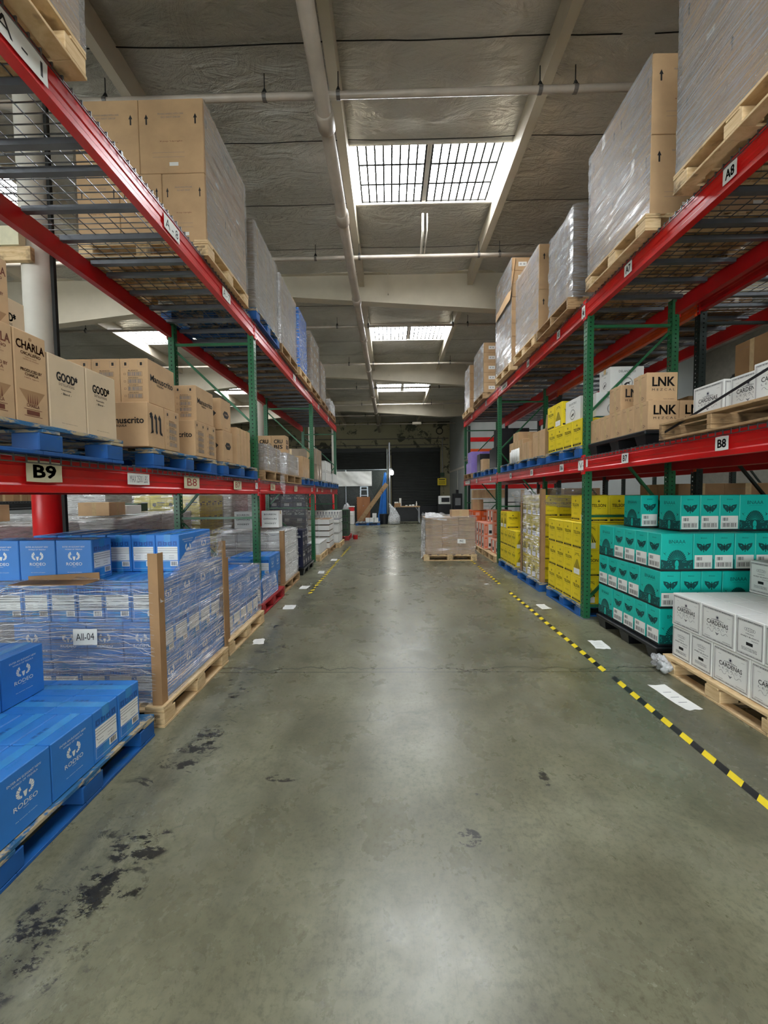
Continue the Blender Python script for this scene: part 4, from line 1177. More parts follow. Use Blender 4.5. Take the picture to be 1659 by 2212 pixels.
rows(K_tall, -1, -1.72, 4.34, zb, 0, 3, 2, 'by first left post, lower shelf', 'single layer')
rows(K_wht, -1, -2.3, 4.0, zb, 0, 2, 2, 'behind hexagon boxes', 'white')
put(K_del, -2.32, 4.75, zb+.30, 0, 'white and blue box glimpsed behind the first left post')
pallet('old', -1, -1.70, 5.22, z, 'under film-wrapped boxes past the first left post')
rows(K_gtan, -1, -1.73, 5.27, zb, 1, 2, 2, 'wrapped, past first left post', 'single layer', parts=False)
wrap(-1, -1.73, 5.27, zb-.02, .68, .82, .37, F_clear, 'clear film round the box pair past the first left post', 15, .02, open_top=False, sag=.08)
sheet([(-1.66,5.95,1.50),(-1.66,6.02,1.50),(-1.69,6.18,2.1),(-1.69,5.85,2.1)], F_clear, 'strip of loose film dangling over the left lower beam', 6, 20, .03, 4)
pallet('old', -1, -1.70, 6.38, z, 'under the bold-stamped boxes, left lower shelf')
rows(K_gtan, -1, -1.73, 6.42, zb, 1, 3, 2, 'under bold-stamped boxes', 'lower', parts=False)
rows(K_cru, -1, -1.77, 6.55, zb+.363, 0, 4, 1, 'left lower shelf', 'facing camera')
wrap(-1, -1.73, 6.42, zb-.02, 1.01, .82, .37, F_clear, 'clear film round the boxes below the bold-stamped row', 16, .02, topfrac=.1)
pallet('blue', -1, -1.69, 7.55, z, 'with slim boxes before the second left post')
rows(K_tall, -1, -1.72, 7.6, zb, 0, 3, 3, 'before second left post', 'slim row')
pallet('blue', -1, -1.66, 8.86, z, 'just past the second left post, lower shelf')
for L in range(2): rows(K_gtan, -1, -1.69, 8.9, zb+.363*L, 0, 2, 2, 'past second left post', ('lower','upper')[L], parts=False, adj='tan')
pallet('blue', -1, -1.64, 10.05, z, 'under white boxes, far left lower shelf')
for L in range(2): rows(K_wht, -1, -1.68, 10.1, zb+.273*L, 1, 3, 3, 'far left lower shelf', ('lower','upper')[L], parts=False)
pallet('blue', -1, -1.64, 11.25, z, 'last on the left lower shelf')
rows(K_wht, -1, -1.67, 11.3, zb, 1, 3, 3, 'end of left lower shelf', 'single layer', parts=False)

# ================================================================== LOADS, LEFT TOP SHELF
z = ZL1; zb = z+P
K_half = Kind('large_carton','medium brown',.40,.50,.62,M_tan,fragile,fragile)
def bigstack(side, xf, y0, kind, layers, turn, nx, ny, plname, m, flabel, seed, pk='old', amp=.012, sides=(0,1,2,3), parts=False, padj=None, h=None, px=None, **kw):
    pallet(pk, side, px if px is not None else xf, y0, z, f'under {plname}')
    ex, ey = (kind.w, kind.d) if turn % 2 == 0 else (kind.d, kind.w)
    for L in range(layers):
        rows(kind, side, xf+side*.03, y0+.02, zb+L*(kind.h+.003), turn, nx, ny, plname, f'{ORD[L+1]} layer', parts=parts, adj=padj)
    if m: wrap(side, xf+side*.03, y0+.02, zb-.01, nx*(ex+.004), ny*(ey+.004), layers*(kind.h+.003), m, flabel, seed, amp, sides=sides, **kw)
bigstack(-1, -1.60, 1.12, K_frag, 2, 0, 2, 2, 'top shelf load nearest the left camera side', F_silverL, 'silvery film round the nearest load on the left top shelf', 20, 'wood', topfrac=0)
pallet('wood', -1, -1.66, 3.64, z, 'under the big upright-arrow boxes, left top shelf')
rows(K_half, -1, -1.69, 3.68, zb, 0, 3, 2, 'big left top shelf load', 'lower layer')
rows(K_frag, -1, -1.69, 3.68, zb+.623, 0, 2, 2, 'big left top shelf load', 'upper layer')
wrap(-1, -1.69, 3.68, zb-.02, 1.2, 1.0, 1.28, F_silverL, 'silvery film on the aisle side of the big left top load', 21, .014, topfrac=0, sides=(1,3))
bigstack(-1, -1.66, 4.93, K_gtan, 3, 0, 3, 3, 'grey stack on blue pallet, left top shelf', F_silverL, 'film round the grey stack above the first left post', 22, 'blue', topfrac=0)
bigstack(-1, -1.66, 6.08, K_gtan, 3, 0, 3, 3, 'second grey stack, left top shelf', F_silverL, 'film round the second grey stack, left top shelf', 23, topfrac=0)
bigstack(-1, -1.64, 7.20, K_gtan, 3, 0, 3, 2, 'blue-wrapped stack, left top shelf', F_blue, 'bright blue film round a load on the left top shelf', 24, 'wood', amp=.02, topfrac=0)
put(K_lab, -2.0, 7.5, zb+1.12, 0, 'tan box on top of the blue-wrapped load, left top shelf')
bigstack(-1, -1.66, 8.40, K_lab, 5, 0, 3, 3, 'labelled stack, left top shelf', F_silverL, 'film round the labelled stack, left top shelf', 25, topfrac=0)
bigstack(-1, -1.66, 9.60, K_lab, 4, 0, 3, 2, 'far labelled stack, left top shelf', F_silverL, 'film round the far labelled stack, left top shelf', 26, topfrac=0)
bigstack(-1, -1.66, 10.95, K_gtan, 1, 0, 3, 3, 'low stack at the end, left top shelf', F_white, 'crumpled film round the last low load, left top shelf', 27, topfrac=.3, sag=.15)

# ================================================================== LOADS, RIGHT FLOOR
pallet('wood', 1, 2.34, 2.28, 0, 'under the bordered white boxes, right floor')
pl = 'right floor'
rows(K_card, 1, 2.39, 2.855, P, 0, 3, 2, pl, 'bottom layer, far half')
rows(K_card, 1, 2.39, 2.255, P, 1, 5, 2, pl, 'bottom layer, near half')
rows(K_card, 1, 2.385, 2.665, P+.271, 1, 5, 2, pl, 'second layer, far half')
rows(K_card, 1, 2.385, 2.255, P+.271, 0, 3, 2, pl, 'second layer, near half')
rows(K_card, 1, 3.02, 3.06, P+.542, 0, 2, 1, pl, 'third layer')
m = MB(); m.sm = True
for i in range(5):
    pts = []
    for j in range(9): pts.append((random.uniform(-.05,.09), random.uniform(-.08,.06), random.uniform(.0,.10)))
    m.tube(pts, [random.uniform(.012,.035) for _ in pts], F_bag, 7)
tag(obj('crumpled_film', m, None, (2.31, 3.27, .03)), 'crumpled plastic film on the pallet corner beside white boxes', 'plastic film')
pallet('black', 1, 2.38, 3.43, 0, 'under the teal boxes, right floor')
pl = 'right floor'
rows(K_bna, 1, 2.42, 3.46, P, 0, 4, 4, pl, 'first layer')
rows(K_bna, 1, 2.42, 4.195, P, 1, 1, 1, pl, 'first layer, far corner')
h = .340
rows(K_bna, 1, 2.42, 3.46, P+h, 1, 3, 1, pl, 'second layer, label forward')
rows(K_bna, 1, 2.42+.55, 3.46, P+h, 0, 2, 1, pl, 'second layer, figure forward')
rows(K_bna, 1, 2.42, 3.75, P+h, 0, 1, 4, pl, 'second layer, aisle side')
rows(K_bna, 1, 2.42+.284, 3.75, P+h, 0, 2, 4, 'inner part of second layer, right floor', 'inner')
rows(K_bna, 1, 2.42, 3.46, P+2*h, 0, 1, 4, pl, 'third layer, aisle side')
rows(K_bna, 1, 2.42+.284, 3.46, P+2*h, 1, 5, 2, pl, 'third layer, label forward')
rows(K_bna, 1, 2.42, 4.195, P+2*h, 1, 2, 1, pl, 'third layer, far corner')
rows(K_bna, 1, 2.58, 4.0, P+3*h, 1, 1, 1, pl, 'lone corner of top layer')
rows(K_bna, 1, 2.70, 3.62, P+3*h, 1, 3, 1, pl, 'top layer, label forward')
rows(K_bna, 1, 3.245, 3.62, P+3*h, 0, 1, 1, pl, 'top layer, inner end')
pallet('blue', 1, 2.33, 4.74, 0, 'under the yellow stack beside the first right post')
pl = 'yellow stack by right post'
for L in range(3):
    if L == 1: rows(K_tel, 1, 2.36, 4.77, P+.339*L, 0, 4, 1, pl, f'{ORD[L+1]} layer, label aisle'); rows(K_tel, 1, 2.36, 4.99, P+.339*L, 1, 5, 3, pl, f'{ORD[L+1]} layer')
    else: rows(K_tel, 1, 2.36, 4.77, P+.339*L, 1, 5, 4, pl, f'{ORD[L+1]} layer')
rows(K_tel, 1, 2.46, 4.80, P+.339*3, 0, 3, 1, pl, 'top layer, near')
rows(K_tel, 1, 2.46, 5.02, P+.339*3, 1, 3, 1, pl, 'top layer, far')
pallet('blue', 1, 2.30, 5.96, 0, 'under the tall film-wrapped yellow stack, right floor')
for L in range(4): rows(K_tel, 1, 2.36, 6.0, P+.339*L, 0, 4, 4, 'wrapped yellow stack', f'{ORD[L+1]} layer', parts=False)
wrap(1, 2.36, 6.0, .12, .99, .87, 1.40, F_clear, 'baggy clear film on the aisle side of the tall yellow stack', 31, .03, topfrac=0, sag=.2, sides=(2,3))
sheet([(2.34,5.97,1.35),(3.2,5.97,1.25),(3.15,5.95,1.60),(2.5,5.93,1.62)], F_clear, 'loose flap of film across the top of the yellow stack', amp=.05, seed=9)
sheet([(2.2,6.8,1.35),(2.33,5.98,1.38),(2.3,6.05,1.60),(2.12,6.75,1.56)], F_clear, 'film wing sticking out above the yellow stack, aisle side', amp=.05, seed=10)
corner_board(2.33, 5.965, .147, 1.45, 1, 1, 'brown cardboard edge strip on the wrapped yellow stack')
corner_board(2.33, 6.91, .147, 1.45, 1, -1, 'far cardboard edge strip on the wrapped yellow stack')
pallet('blue', 1, 2.30, 7.18, 0, 'under the short yellow stack before second right post')
for L in range(2): rows(K_tel, 1, 2.34, 7.2, P+.339*L, 1, 3, 4, 'short yellow stack', f'{ORD[L+1]} layer')
rows(K_tel, 1, 2.34, 7.75, P+.339*2, 0, 3, 2, 'short yellow stack', 'third layer')
pallet('wood', 1, 2.30, 8.5, 0, 'with few pink boxes past second right post')
rows(K_pnk, 1, 2.40, 8.6, P, 1, 2, 2, 'past second right post', 'single layer')
pallet('wood', 1, 2.30, 9.6, 0, 'under the pink and white stack, right floor')
for L in range(2): rows(K_pnk, 1, 2.33, 9.62, P+.324*L, 1, 4, 3, 'pink stack', ('bottom layer','middle layer')[L])
rows(K_pnk, 1, 2.55, 9.62, P+.648, 1, 2, 2, 'pink stack', 'top layer')
pallet('wood', 1, 2.30, 10.8, 0, 'under the orange stack, far right floor')
for L in range(3): rows(K_org, 1, 2.33, 10.82, P+.304*L, 1, 3, 3, 'orange stack', f'{ORD[L+1]} layer')
put(K_plain, 2.5, 11.1, P+.92, 0, 'open tan box on top of the orange stack')
for L in range(3): rows(K_lb, 1, 2.33, 12.35, .0+.304*L, 1, 2, 2, 'past rack end, right', f'{ORD[L+1]} layer')

# pallet standing in the aisle
z = 0
o = pallet('wood', 1, .76, 8.80, 0, 'standing in the middle of the aisle under wrapped boxes')
K_ais = Kind('tan_carton','wrapped tan',.375,.30,.165,M_tan,plain_art,plain_art)
for L in range(5): rows(K_ais, 1, .81, 8.84, P+.168*L, 0, 3, 3, 'aisle pallet', f'{ORD[L+1]} layer', parts=False)
put(K_flat, 1.62, 9.05, P+.845, 0, 'loose flat tan box on top, right side of the aisle pallet')
wrap(1, .81, 8.84, .12, 1.14, .93, .89, F_clear, 'film round the tan boxes on the aisle pallet', 41, .022, open_top=False, sag=.12)
sheet([(.80,8.81,.98),(1.30,8.80,.93),(1.15,9.2,1.09),(.84,9.2,1.12)], F_white, 'white film bunched on the top corner, aisle pallet', amp=.04, seed=3)
sheet([(.70,9.0,.02),(.80,8.81,.15),(.80,8.82,.95),(.76,9.3,.98)], F_white, 'film trailing to the floor at the aisle pallet corner', amp=.03, seed=5)
m = MB(); f = Face(m, (0,0,0), (1,0,0), (0,0,1), .19, .105); f.poly([(0,.05),(1,0),(.98,.9),(.02,1)], M_label, 0); f.text('7C', .5,.3,.4,M_ink,.04,.5)
tag(obj('paper_note', m, None, (1.53, 8.79, .40)), 'small white note stuck on the aisle pallet film', 'paper note')

# ================================================================== LOADS, RIGHT LOWER SHELF
z = ZR0; zb = z+P
pallet('old', 1, 2.28, 2.30, z, 'under bordered white boxes, right lower shelf')
put(K_card, 2.62, 3.12, zb, 1, 'bordered white box, farthest on the near right lower shelf')
put(K_card, 2.66, 2.82, zb, 1, 'bordered white box, middle on the near right lower shelf')
put(K_card, 2.55, 2.515, zb, 1, 'bordered white box, closest on the near right lower shelf')
rows(K_card, 1, 2.77, 2.37, zb, 1, 2, 3, 'right lower shelf', 'second row')
m = MB(); m.beam((2.30,3.30,z+.06),(2.37,2.35,z+.37),.004,.018,M_black); tag(obj('strap', m), 'black strap slanting over the wooden pallet, right shelf', 'strap')
pallet('black', 1, 2.34, 3.59, z, 'under the bold-lettered boxes, right lower shelf')
pl = 'right lower shelf'
rows(K_lnk, 1, 2.39, 3.63, zb, 0, 3, 5, pl, 'bottom')
rows(K_lnk, 1, 2.40, 3.67, zb+.268, 0, 1, 1, pl, 'upper, near')
rows(K_lnk, 1, 2.40, 4.08, zb+.268, 0, 1, 1, pl, 'upper, far')
pallet('blue', 1, 2.31, 4.75, z, 'under yellow boxes behind the first right post, shelf')
rows(K_tel, 1, 2.35, 4.78, zb, 1, 4, 4, 'right lower shelf', 'bottom')
rows(K_tel, 1, 2.36, 5.36, zb+.338, 0, 1, 1, 'right lower shelf', 'upper')
rows(K_tel, 1, 2.36, 5.59, zb+.338, 1, 1, 1, 'right lower shelf', 'upper, farthest')
put(K_del, 2.52, 5.12, zb+.338, 1, 'white circle-emblem box left of the first right post, shelf')
put(K_del, 2.72, 4.90, zb+.338, 0, 'white circle-emblem box just right of the first right post')
put(K_del, 2.88, 4.89, zb+.641, 0, 'white circle-emblem box, topmost, right lower shelf')
put(K_del, 3.13, 4.90, zb+.338, 0, 'white circle-emblem box behind the bold-lettered boxes')
pallet('blue', 1, 2.31, 5.98, z, 'under the open tan box, right lower shelf')
K_open = Kind('open_carton','large open',.50,.45,.42,M_tan,plain_art,plain_art)
o = put(K_open, 2.63, 6.30, zb, 1, 'large open tan box with raised flaps, right lower shelf')
m = MB(); m.beam((-.1,-.225,.42),(.1,-.29,.56),.4,.004,M_tan); m.beam((-.25,0,.42),(-.30,0,.62),.44,.004,M_tan2); obj('raised_flap', m, o)
rows(K_plain, 1, 2.36, 6.58, zb, 0, 2, 2, 'behind open box, right shelf', 'low')
for i in range(5):
    m = MB(); m.sm = True; m.tube([(0,0,0),(0,0,.20),(0,0,.22),(0,0,.25)], [.045,.045,.02,.018], M_label, 12)
    tag(obj('white_bottle', m, None, (2.37+.0*i, 7.12+.10*i, z+P)), 'small white bottle among the boxes, right lower shelf', 'bottle', 'small white bottles on the right shelf')
pallet('blue', 1, 2.31, 7.10, z, 'under slim tan boxes, right lower shelf')
rows(K_tall, 1, 2.45, 7.15, zb, 0, 3, 4, 'before second right post', 'slim row')
rows(K_flat, 1, 2.46, 7.45, zb+.423, 0, 1, 1, 'on slim boxes, right shelf', 'flat')
pallet('blue', 1, 2.31, 8.55, z, 'under the black boxes, right lower shelf')
rows(K_blk, 1, 2.36, 8.6, zb, 1, 2, 1, 'right lower shelf', 'nearest')
rows(K_blk, 1, 2.40, 9.0, zb, 0, 2, 1, 'right lower shelf', 'second')
rows(K_blk, 1, 2.50, 9.0, zb+.463, 0, 2, 1, 'right lower shelf', 'upper')
pallet('blue', 1, 2.31, 9.75, z, 'after the black boxes, right lower shelf')
rows(K_plain, 1, 2.36, 9.85, zb, 0, 2, 1, 'after the black boxes', 'single')
rows(K_blk, 1, 2.36, 10.15, zb, 0, 1, 1, 'beyond lone tan box, right shelf', 'far')
pallet('old', 1, 2.28, 10.9, z, 'under the purple boxes, end of right shelf')
for L in range(2): rows(K_pur, 1, 2.30, 10.93, zb+.304*L, 0, 2, 3-L, 'end of right lower shelf', ('lower','upper')[L])
m = MB()
for i in range(26):
    a = random.uniform(0, 6.28); r = random.uniform(.03,.14); h = random.uniform(.05,.26)
    x, y = r*math.cos(a), r*math.sin(a); m.tube([(0,0,0),(x*.6,y*.6,h*.7),(x,y,h)], .004, M_crate, 4)
    c = M_pink if i % 2 else M_label
    for q in range(5):
        b_ = a+q*1.256; m.poly([(x,y,h),(x+.035*math.cos(b_),y+.035*math.sin(b_),h+.012),(x+.035*math.cos(b_+.7),y+.035*math.sin(b_+.7),h+.012)], c)
tag(obj('flower_bunch', m, None, (2.40, 11.75, zb+.308)), 'bunch of pink and white flowers at the end of the right shelf', 'flowers')

# ================================================================== LOADS, RIGHT TOP SHELF
z = ZR1; zb = z+P
bigstack(1, 2.20, 2.06, K_frag, 2, 0, 2, 2, 'nearest right top load', F_silver, 'bright silvery film round the nearest load, right top shelf', 50, 'wood', topfrac=0, px=2.18)
bigstack(1, 2.24, 3.46, K_frag, 2, 0, 2, 2, 'second right top load', F_silver, 'silvery film round the second load from camera, right top shelf', 51, 'wood', topfrac=0, sides=(3,), px=2.22, parts=True)
bigstack(1, 2.24, 4.86, K_gtan, 3, 0, 3, 2, 'grey right top load', F_silver, 'crinkled film round the grey load above the first right post', 52, 'old', amp=.03, topfrac=0, sag=.1, px=2.2)
bigstack(1, 2.24, 5.95, K_frag, 2, 0, 2, 2, 'tan right top load', F_silver, 'film on the aisle side of the tan load, right top shelf', 53, 'wood', amp=.016, topfrac=0, sides=(3,), px=2.2)
bigstack(1, 2.22, 7.18, K_lab, 8, 0, 3, 3, 'tallest right top load', F_silver, 'film on the aisle side of the tallest load, right top shelf', 54, 'wood', topfrac=0, sides=(3,))
sheet([(2.21,7.18,5.05),(2.21,8.15,5.05),(2.30,8.15,5.78),(2.30,7.18,5.78)], M_tan, 'leaning brown cardboard sheet on the tallest load, right top shelf', 4, 4, .004, 1, 'cardboard_sheet', 'cardboard')
bigstack(1, 2.22, 9.28, K_lab, 5, 0, 3, 3, 'labelled right top load', F_silver, 'film on the aisle side of the labelled load, right top shelf', 55, 'old', topfrac=0, sides=(3,))
bigstack(1, 2.22, 10.85, K_lab, 5, 0, 2, 2, 'last right top load', F_silver, 'film on the aisle side of the last load, right top shelf', 56, 'wood', topfrac=0, sides=(3,))

# ================================================================== FLOOR MARKS
def hazard(x0, y0, x1, y1, label, gaps=()):
    mb = MB(); L = math.dist((x0,y0),(x1,y1)); n = int(L/.085); r = random.Random(int(x0*100)+9)
    ux, uy = (x1-x0)/L, (y1-y0)/L; nx, ny = -uy, ux
    def pt(s, o, z=.0):
        w = .012*noise.noise(Vector((s*1.3, x0, 0)))
        return (x0+ux*s+nx*(o+w), y0+uy*s+ny*(o+w), z)
    for i in range(n):
        s0, s1 = i*.085, (i+1)*.085
        if any(a < s0 < b for a, b in gaps): continue
        yel = i % 2 == 0
        w = .026
        if yel and r.random() < .10: w = .014
        z = .0012
        mb.poly([pt(s0+.02,-w,z), pt(s1+.02,-w,z), pt(s1-.02,w,z), pt(s0-.02,w,z)], M_yellow if yel else M_black)
    return tag(obj('hazard_tape', mb), label, 'floor tape')
for a, b_, lb in ((1.3,3.2,'black and yellow hazard tape on the right floor, nearest the camera'),(3.28,6.05,'black and yellow hazard tape beside the teal and yellow stacks'),(6.5,8.2,'worn hazard tape right of the aisle pallet, nearer run'),(8.4,12.0,'faded hazard tape along the far right floor behind the aisle pallet')):
    hazard(1.83+(a-1.3)*.003, a, 1.83+(b_-1.3)*.003, b_, lb)
hazard(-1.275, 5.95, -1.235, 9.15, 'worn yellow and black hazard tape on the left floor, nearer run')
hazard(-1.23, 9.55, -1.20, 11.5, 'faded hazard tape scraps on the far left floor')
def paper(x, y, w, l, rz, label, seed=1):
    r = random.Random(seed); mb = MB(); pts = []
    n = 16
    for i in range(n):
        t = i/n*4; s = int(t); f = t-s
        p = [(-w/2+w*f,-l/2),(w/2,-l/2+l*f),(w/2-w*f,l/2),(-w/2,l/2-l*f)][s]
        pts.append((p[0]+r.uniform(-.012,.006), p[1]+r.uniform(-.012,.006), .0016))
    mb.poly(pts, M_label); f = Face(mb, (-w/2,-l/2,.0016), (1,0,0), (0,1,0), w, l)
    for i in range(3): f.rect(.2,.25+.2*i,.7,.27+.2*i,M_greyink)
    o = obj('paper_sheet', mb, None, (x, y, 0), R(rz)); return tag(o, label, 'paper')
for i, (x, y, w, l, a, lb) in enumerate([(2.12,2.86,.13,.36,4,'torn white paper strip on the floor by the bordered white boxes'), (2.10,3.86,.14,.22,-6,'torn white paper on the floor by the teal boxes'), (2.06,5.18,.13,.22,4,'white paper on the floor by the yellow boxes'),
        (-1.40,3.98,.11,.16,8,'white paper on the floor beside the low wrapped blue stack'), (-1.40,5.22,.16,.20,3,'white paper on the floor beside the red pallet'), (-1.44,6.35,.14,.22,-4,'white paper on the floor before the left tape'), (-1.38,7.6,.12,.24,3,'white paper beside the navy boxes'), (-1.34,9.05,.14,.26,3,'white paper scrap beside the low white boxes'), (1.62,6.5,.08,.05,30,'tiny pale paper scrap inside the right tape')]):
    paper(x, y, w, l, a, lb, i+2)

# ================================================================== BEHIND THE LEFT RACK
K_bw = Kind('large_white_carton','large white',.58,.47,.37,M_white,card_frame,card_frame,tape=None)
K_bg = Kind('large_grey_carton','large grey-brown',.58,.47,.37,M_grey_tan,plain_art,plain_art)
def bg(side, xf, y0, k, L, turn, nx, ny, place, m=None, seed=0, pk='old', zz=0, **kw):
    pallet(pk, side, xf-side*.02, y0-.03, zz, f'under the {place}')
    for l in range(L): rows(k, side, xf, y0, zz+P+l*(k.h+.003), turn, nx, ny, place, f'{ORD[l+1]} layer', parts=False)
    ex, ey = (k.w, k.d) if turn % 2 == 0 else (k.d, k.w)
    if m: wrap(side, xf, y0, zz+P-.02, nx*(ex+.004), ny*(ey+.004), L*(k.h+.003)+.02, m, f'cloudy stretch film round the {place}', seed, .03, open_top=False, sag=.05, **kw)
bg(-1, -3.6, 3.4, K_bw, 3, 0, 2, 2, 'white stack behind the red column', F_white, 60)
bg(-1, -3.45, 4.75, K_bw, 3, 0, 2, 2, 'white stack right of the red column', F_white, 61)
bg(-1, -4.9, 3.6, K_bw, 3, 0, 2, 2, 'white stack left of the red column', F_white, 62)
bg(-1, -5.0, 5.2, K_bg, 3, 0, 2, 2, 'brown stack in the next aisle', F_white, 63)
bg(-1, -3.5, 7.0, K_ylab, 5, 0, 4, 4, 'pale yellow stack behind the left rack', F_clear, 64)
bg(-1, -3.6, 5.9, K_bw, 3, 0, 2, 2, 'white stack before the pale yellow stack', F_white, 65)
bg(-1, -4.95, 6.6, K_bg, 4, 0, 2, 2, 'grey-brown stack behind yellow stack', F_white, 66)
bg(-1, -3.5, 8.4, K_bw, 4, 0, 2, 2, 'white stack beyond the pale yellow stack', F_white, 67)
bg(-1, -3.5, 10.0, K_bg, 4, 0, 2, 2, 'grey-brown stack far behind left rack', F_white, 68)
put(K_flat, -3.75, 4.95, P+.373*3+.04, 0, 'tan box right of the red column, on white film')
put(K_flat, -4.12, 3.75, P+.373*3+.04, 0, 'tan box at the left frame edge, on a white wrapped stack')
K_long = Kind('white_carton','long white',.55,.30,.12,M_white,lambda f: f.text('TEREMANA', .5,.3,.4,M_greyink,.01,.4),None,tape=None)
put(K_long, -3.87, 5.35, P+.373*3+.04, 0, 'long white box lettered TEREMANA on a white wrapped stack')
K_dg = Kind('black_carton','dark green',.35,.25,.13,M_crate,None,None,tape=None)
put(K_dg, -4.2, 6.2, P+.373*3+.04, 0, 'flat dark green box on top of a white wrapped stack')
# distant rack on the left with mixed loads
for i, y in enumerate((2.5, 6.2, 9.9, 13.6)):
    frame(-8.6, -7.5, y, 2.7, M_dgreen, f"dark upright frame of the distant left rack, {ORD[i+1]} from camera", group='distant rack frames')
for b_, (a, c) in enumerate(((2.5,6.2),(6.2,9.9),(9.9,13.6))):
    beam(-7.49, -1, a+PTH+.001, c-.001, 1.30, M_black, f'dark beam of the distant left rack, {BAY[b_]}')
    for d in range(3):
        kk = [K_gtan, K_kraft, K_lab][d]
        rows(kk, -1, -7.55, a+.2+d*1.2, 1.48, 0, 2, 2, f'distant left rack, {BAY[b_]}, load {"abc"[d] if False else ["one","two","three"][d]}', 'shelf layer', parts=False)
        k0 = K_ylab if (d+b_)%3 == 0 else K_gtan; zk = k0.h+.003
        rows(k0, -1, -7.45, a+.2+d*1.2, 0.0, 0, 3, 2, f'distant left floor, {BAY[b_]}, load {["one","two","three"][d]}', 'floor layer', parts=False)
        deck(-7.50, -1, 1.08, a+.15+d*1.2, 1.15, 1.475, f'wire deck, distant left rack, {BAY[b_]}, {ORD[d+1]} along')
        rows(K_kraft, -1, -7.45, a+.2+d*1.2, zk, 0, 2, 2, f'distant left floor, {BAY[b_]}, load {["one","two","three"][d]}', 'second layer', parts=False)
        if d != 1: rows(K_gtan, -1, -7.45, a+.2+d*1.2, zk+.203, 0, 2, 2, f'distant left floor, {BAY[b_]}, load {["one","two","three"][d]}', 'third layer', parts=False)

# ================================================================== BEHIND THE RIGHT RACK
for i, y in enumerate((4.62, 8.38, 12.14)):
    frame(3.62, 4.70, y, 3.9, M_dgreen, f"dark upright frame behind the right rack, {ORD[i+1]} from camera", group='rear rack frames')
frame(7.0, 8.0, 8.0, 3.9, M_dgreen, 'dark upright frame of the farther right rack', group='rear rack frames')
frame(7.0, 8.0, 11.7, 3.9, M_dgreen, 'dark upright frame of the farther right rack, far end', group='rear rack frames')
for lv, zz in ((0, 1.80), (1, 3.62)):
    for b_, (a, c) in enumerate(((.93, 4.62), (4.62, 8.38), (8.38, 12.14))):
        beam(3.61, 1, a+PTH+.001, c-.001, zz, M_red_d if (b_+lv) % 2 else M_orangepaint, f"{'dull red' if (b_+lv)%2 else 'orange'} {'upper' if lv else 'lower'} beam of the rear right rack, {BAY[b_]}")
        beam(4.71, -1, a+PTH+.001, c-.001, zz, M_red_d, f"dull red {'upper' if lv else 'lower'} back beam of the rear right rack, {BAY[b_]}")
        if lv == 1:
            for d in range(3): deck(3.61, 1, 1.08, a+PTH+.01+d*1.215, 1.20, zz+.174, f"wire mesh deck, rear right rack, {BAY[b_]}, {ORD[d+1]} along")
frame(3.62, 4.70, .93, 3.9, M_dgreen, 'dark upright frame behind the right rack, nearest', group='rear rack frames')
K_bk = Kind('large_brown_carton','large dull brown',.58,.38,.37,M_kraft,plain_art,plain_art)  # brown stacks added to block the bright wall and darken the rear
for i, (y, kk, L) in enumerate(((1.2,K_bk,4),(2.4,K_bk,4),(3.55,K_bk,3),(5.0,K_bk,4),(6.2,K_bk,3),(7.3,K_bg,3),(9.0,K_bk,4))):
    bg(1, 3.70, y, kk, L, 0, 2, 2, f'{ORD[i+1]} dull stack behind the right rack', None)
for i, (y, kk, L) in enumerate(((1.15,K_bk,3),(2.35,K_bk,2),(3.5,K_bk,3),(4.9,K_bk,2),(6.1,K_bg,2),(9.3,K_bk,2))):
    for l in range(L): rows(kk, 1, 3.72, y, 1.80+.18+l*(kk.h+.003), 0, 1, 2, f'rear right shelf, load {["one","two","three","four","five","six"][i]}', f'{ORD[l+1]} layer', parts=False)
for b_, (a, c) in enumerate(((.93, 4.62), (4.62, 8.38), (8.38, 12.14))):
    for d in range(3): deck(3.61, 1, 1.08, a+PTH+.01+d*1.215, 1.20, 1.80+.174, f"lower wire deck, rear right rack, {BAY[b_]}, {ORD[d+1]} along")
bg(1, 3.72, 10.2, K_bw, 3, 0, 2, 2, 'white stack seen through the far right bay', None)
for y, kk in ((5.0, K_kraft), (6.3, K_gtan), (9.2, K_kraft)):
    rows(kk, 1, 3.75, y, 3.62+.19, 0, 2, 3, f'rear rack top, {"near" if y < 6 else ("middle" if y < 9 else "far")}', 'low layer', parts=False)
# crosswise red rack beyond the right rack end
root = empty('cross_rack', (2.75, 13.6, 0)); tag(root, 'red and orange rack standing crosswise beyond the right rack end', 'rack')
for x in (.0, 3.0):
    obj('post', POSTS[(3.9, 'dark_post_paint')] if (3.9, 'dark_post_paint') in POSTS else post_mesh(3.9, M_dgreen), root, (x, 0, 0))
for zz, mm in ((3.35, M_red), (2.95, M_orangepaint), (1.70, M_red)):
    b = MB(); b.cbox(PTH, .0, zz, 3.0, .06, zz+.15, mm, .004); obj('beam_bar', b, root)
for L in range(5): rows(K_wht, 1, 3.0, 14.0, .0+.273*L, 0, 5, 1, 'beyond the right rack end', f'{ORD[L+1]} layer', parts=False, adj='stacked white')
rows(K_plain, 1, 3.0, 14.0, 1.37, 0, 4, 1, 'on the white boxes beyond right rack', 'top', parts=False)

# ================================================================== FAR AREA
def mesh_thing(name, label, cat, loc=(0,0,0), rz=0): r = empty(name, loc, rz); tag(r, label, cat); return r
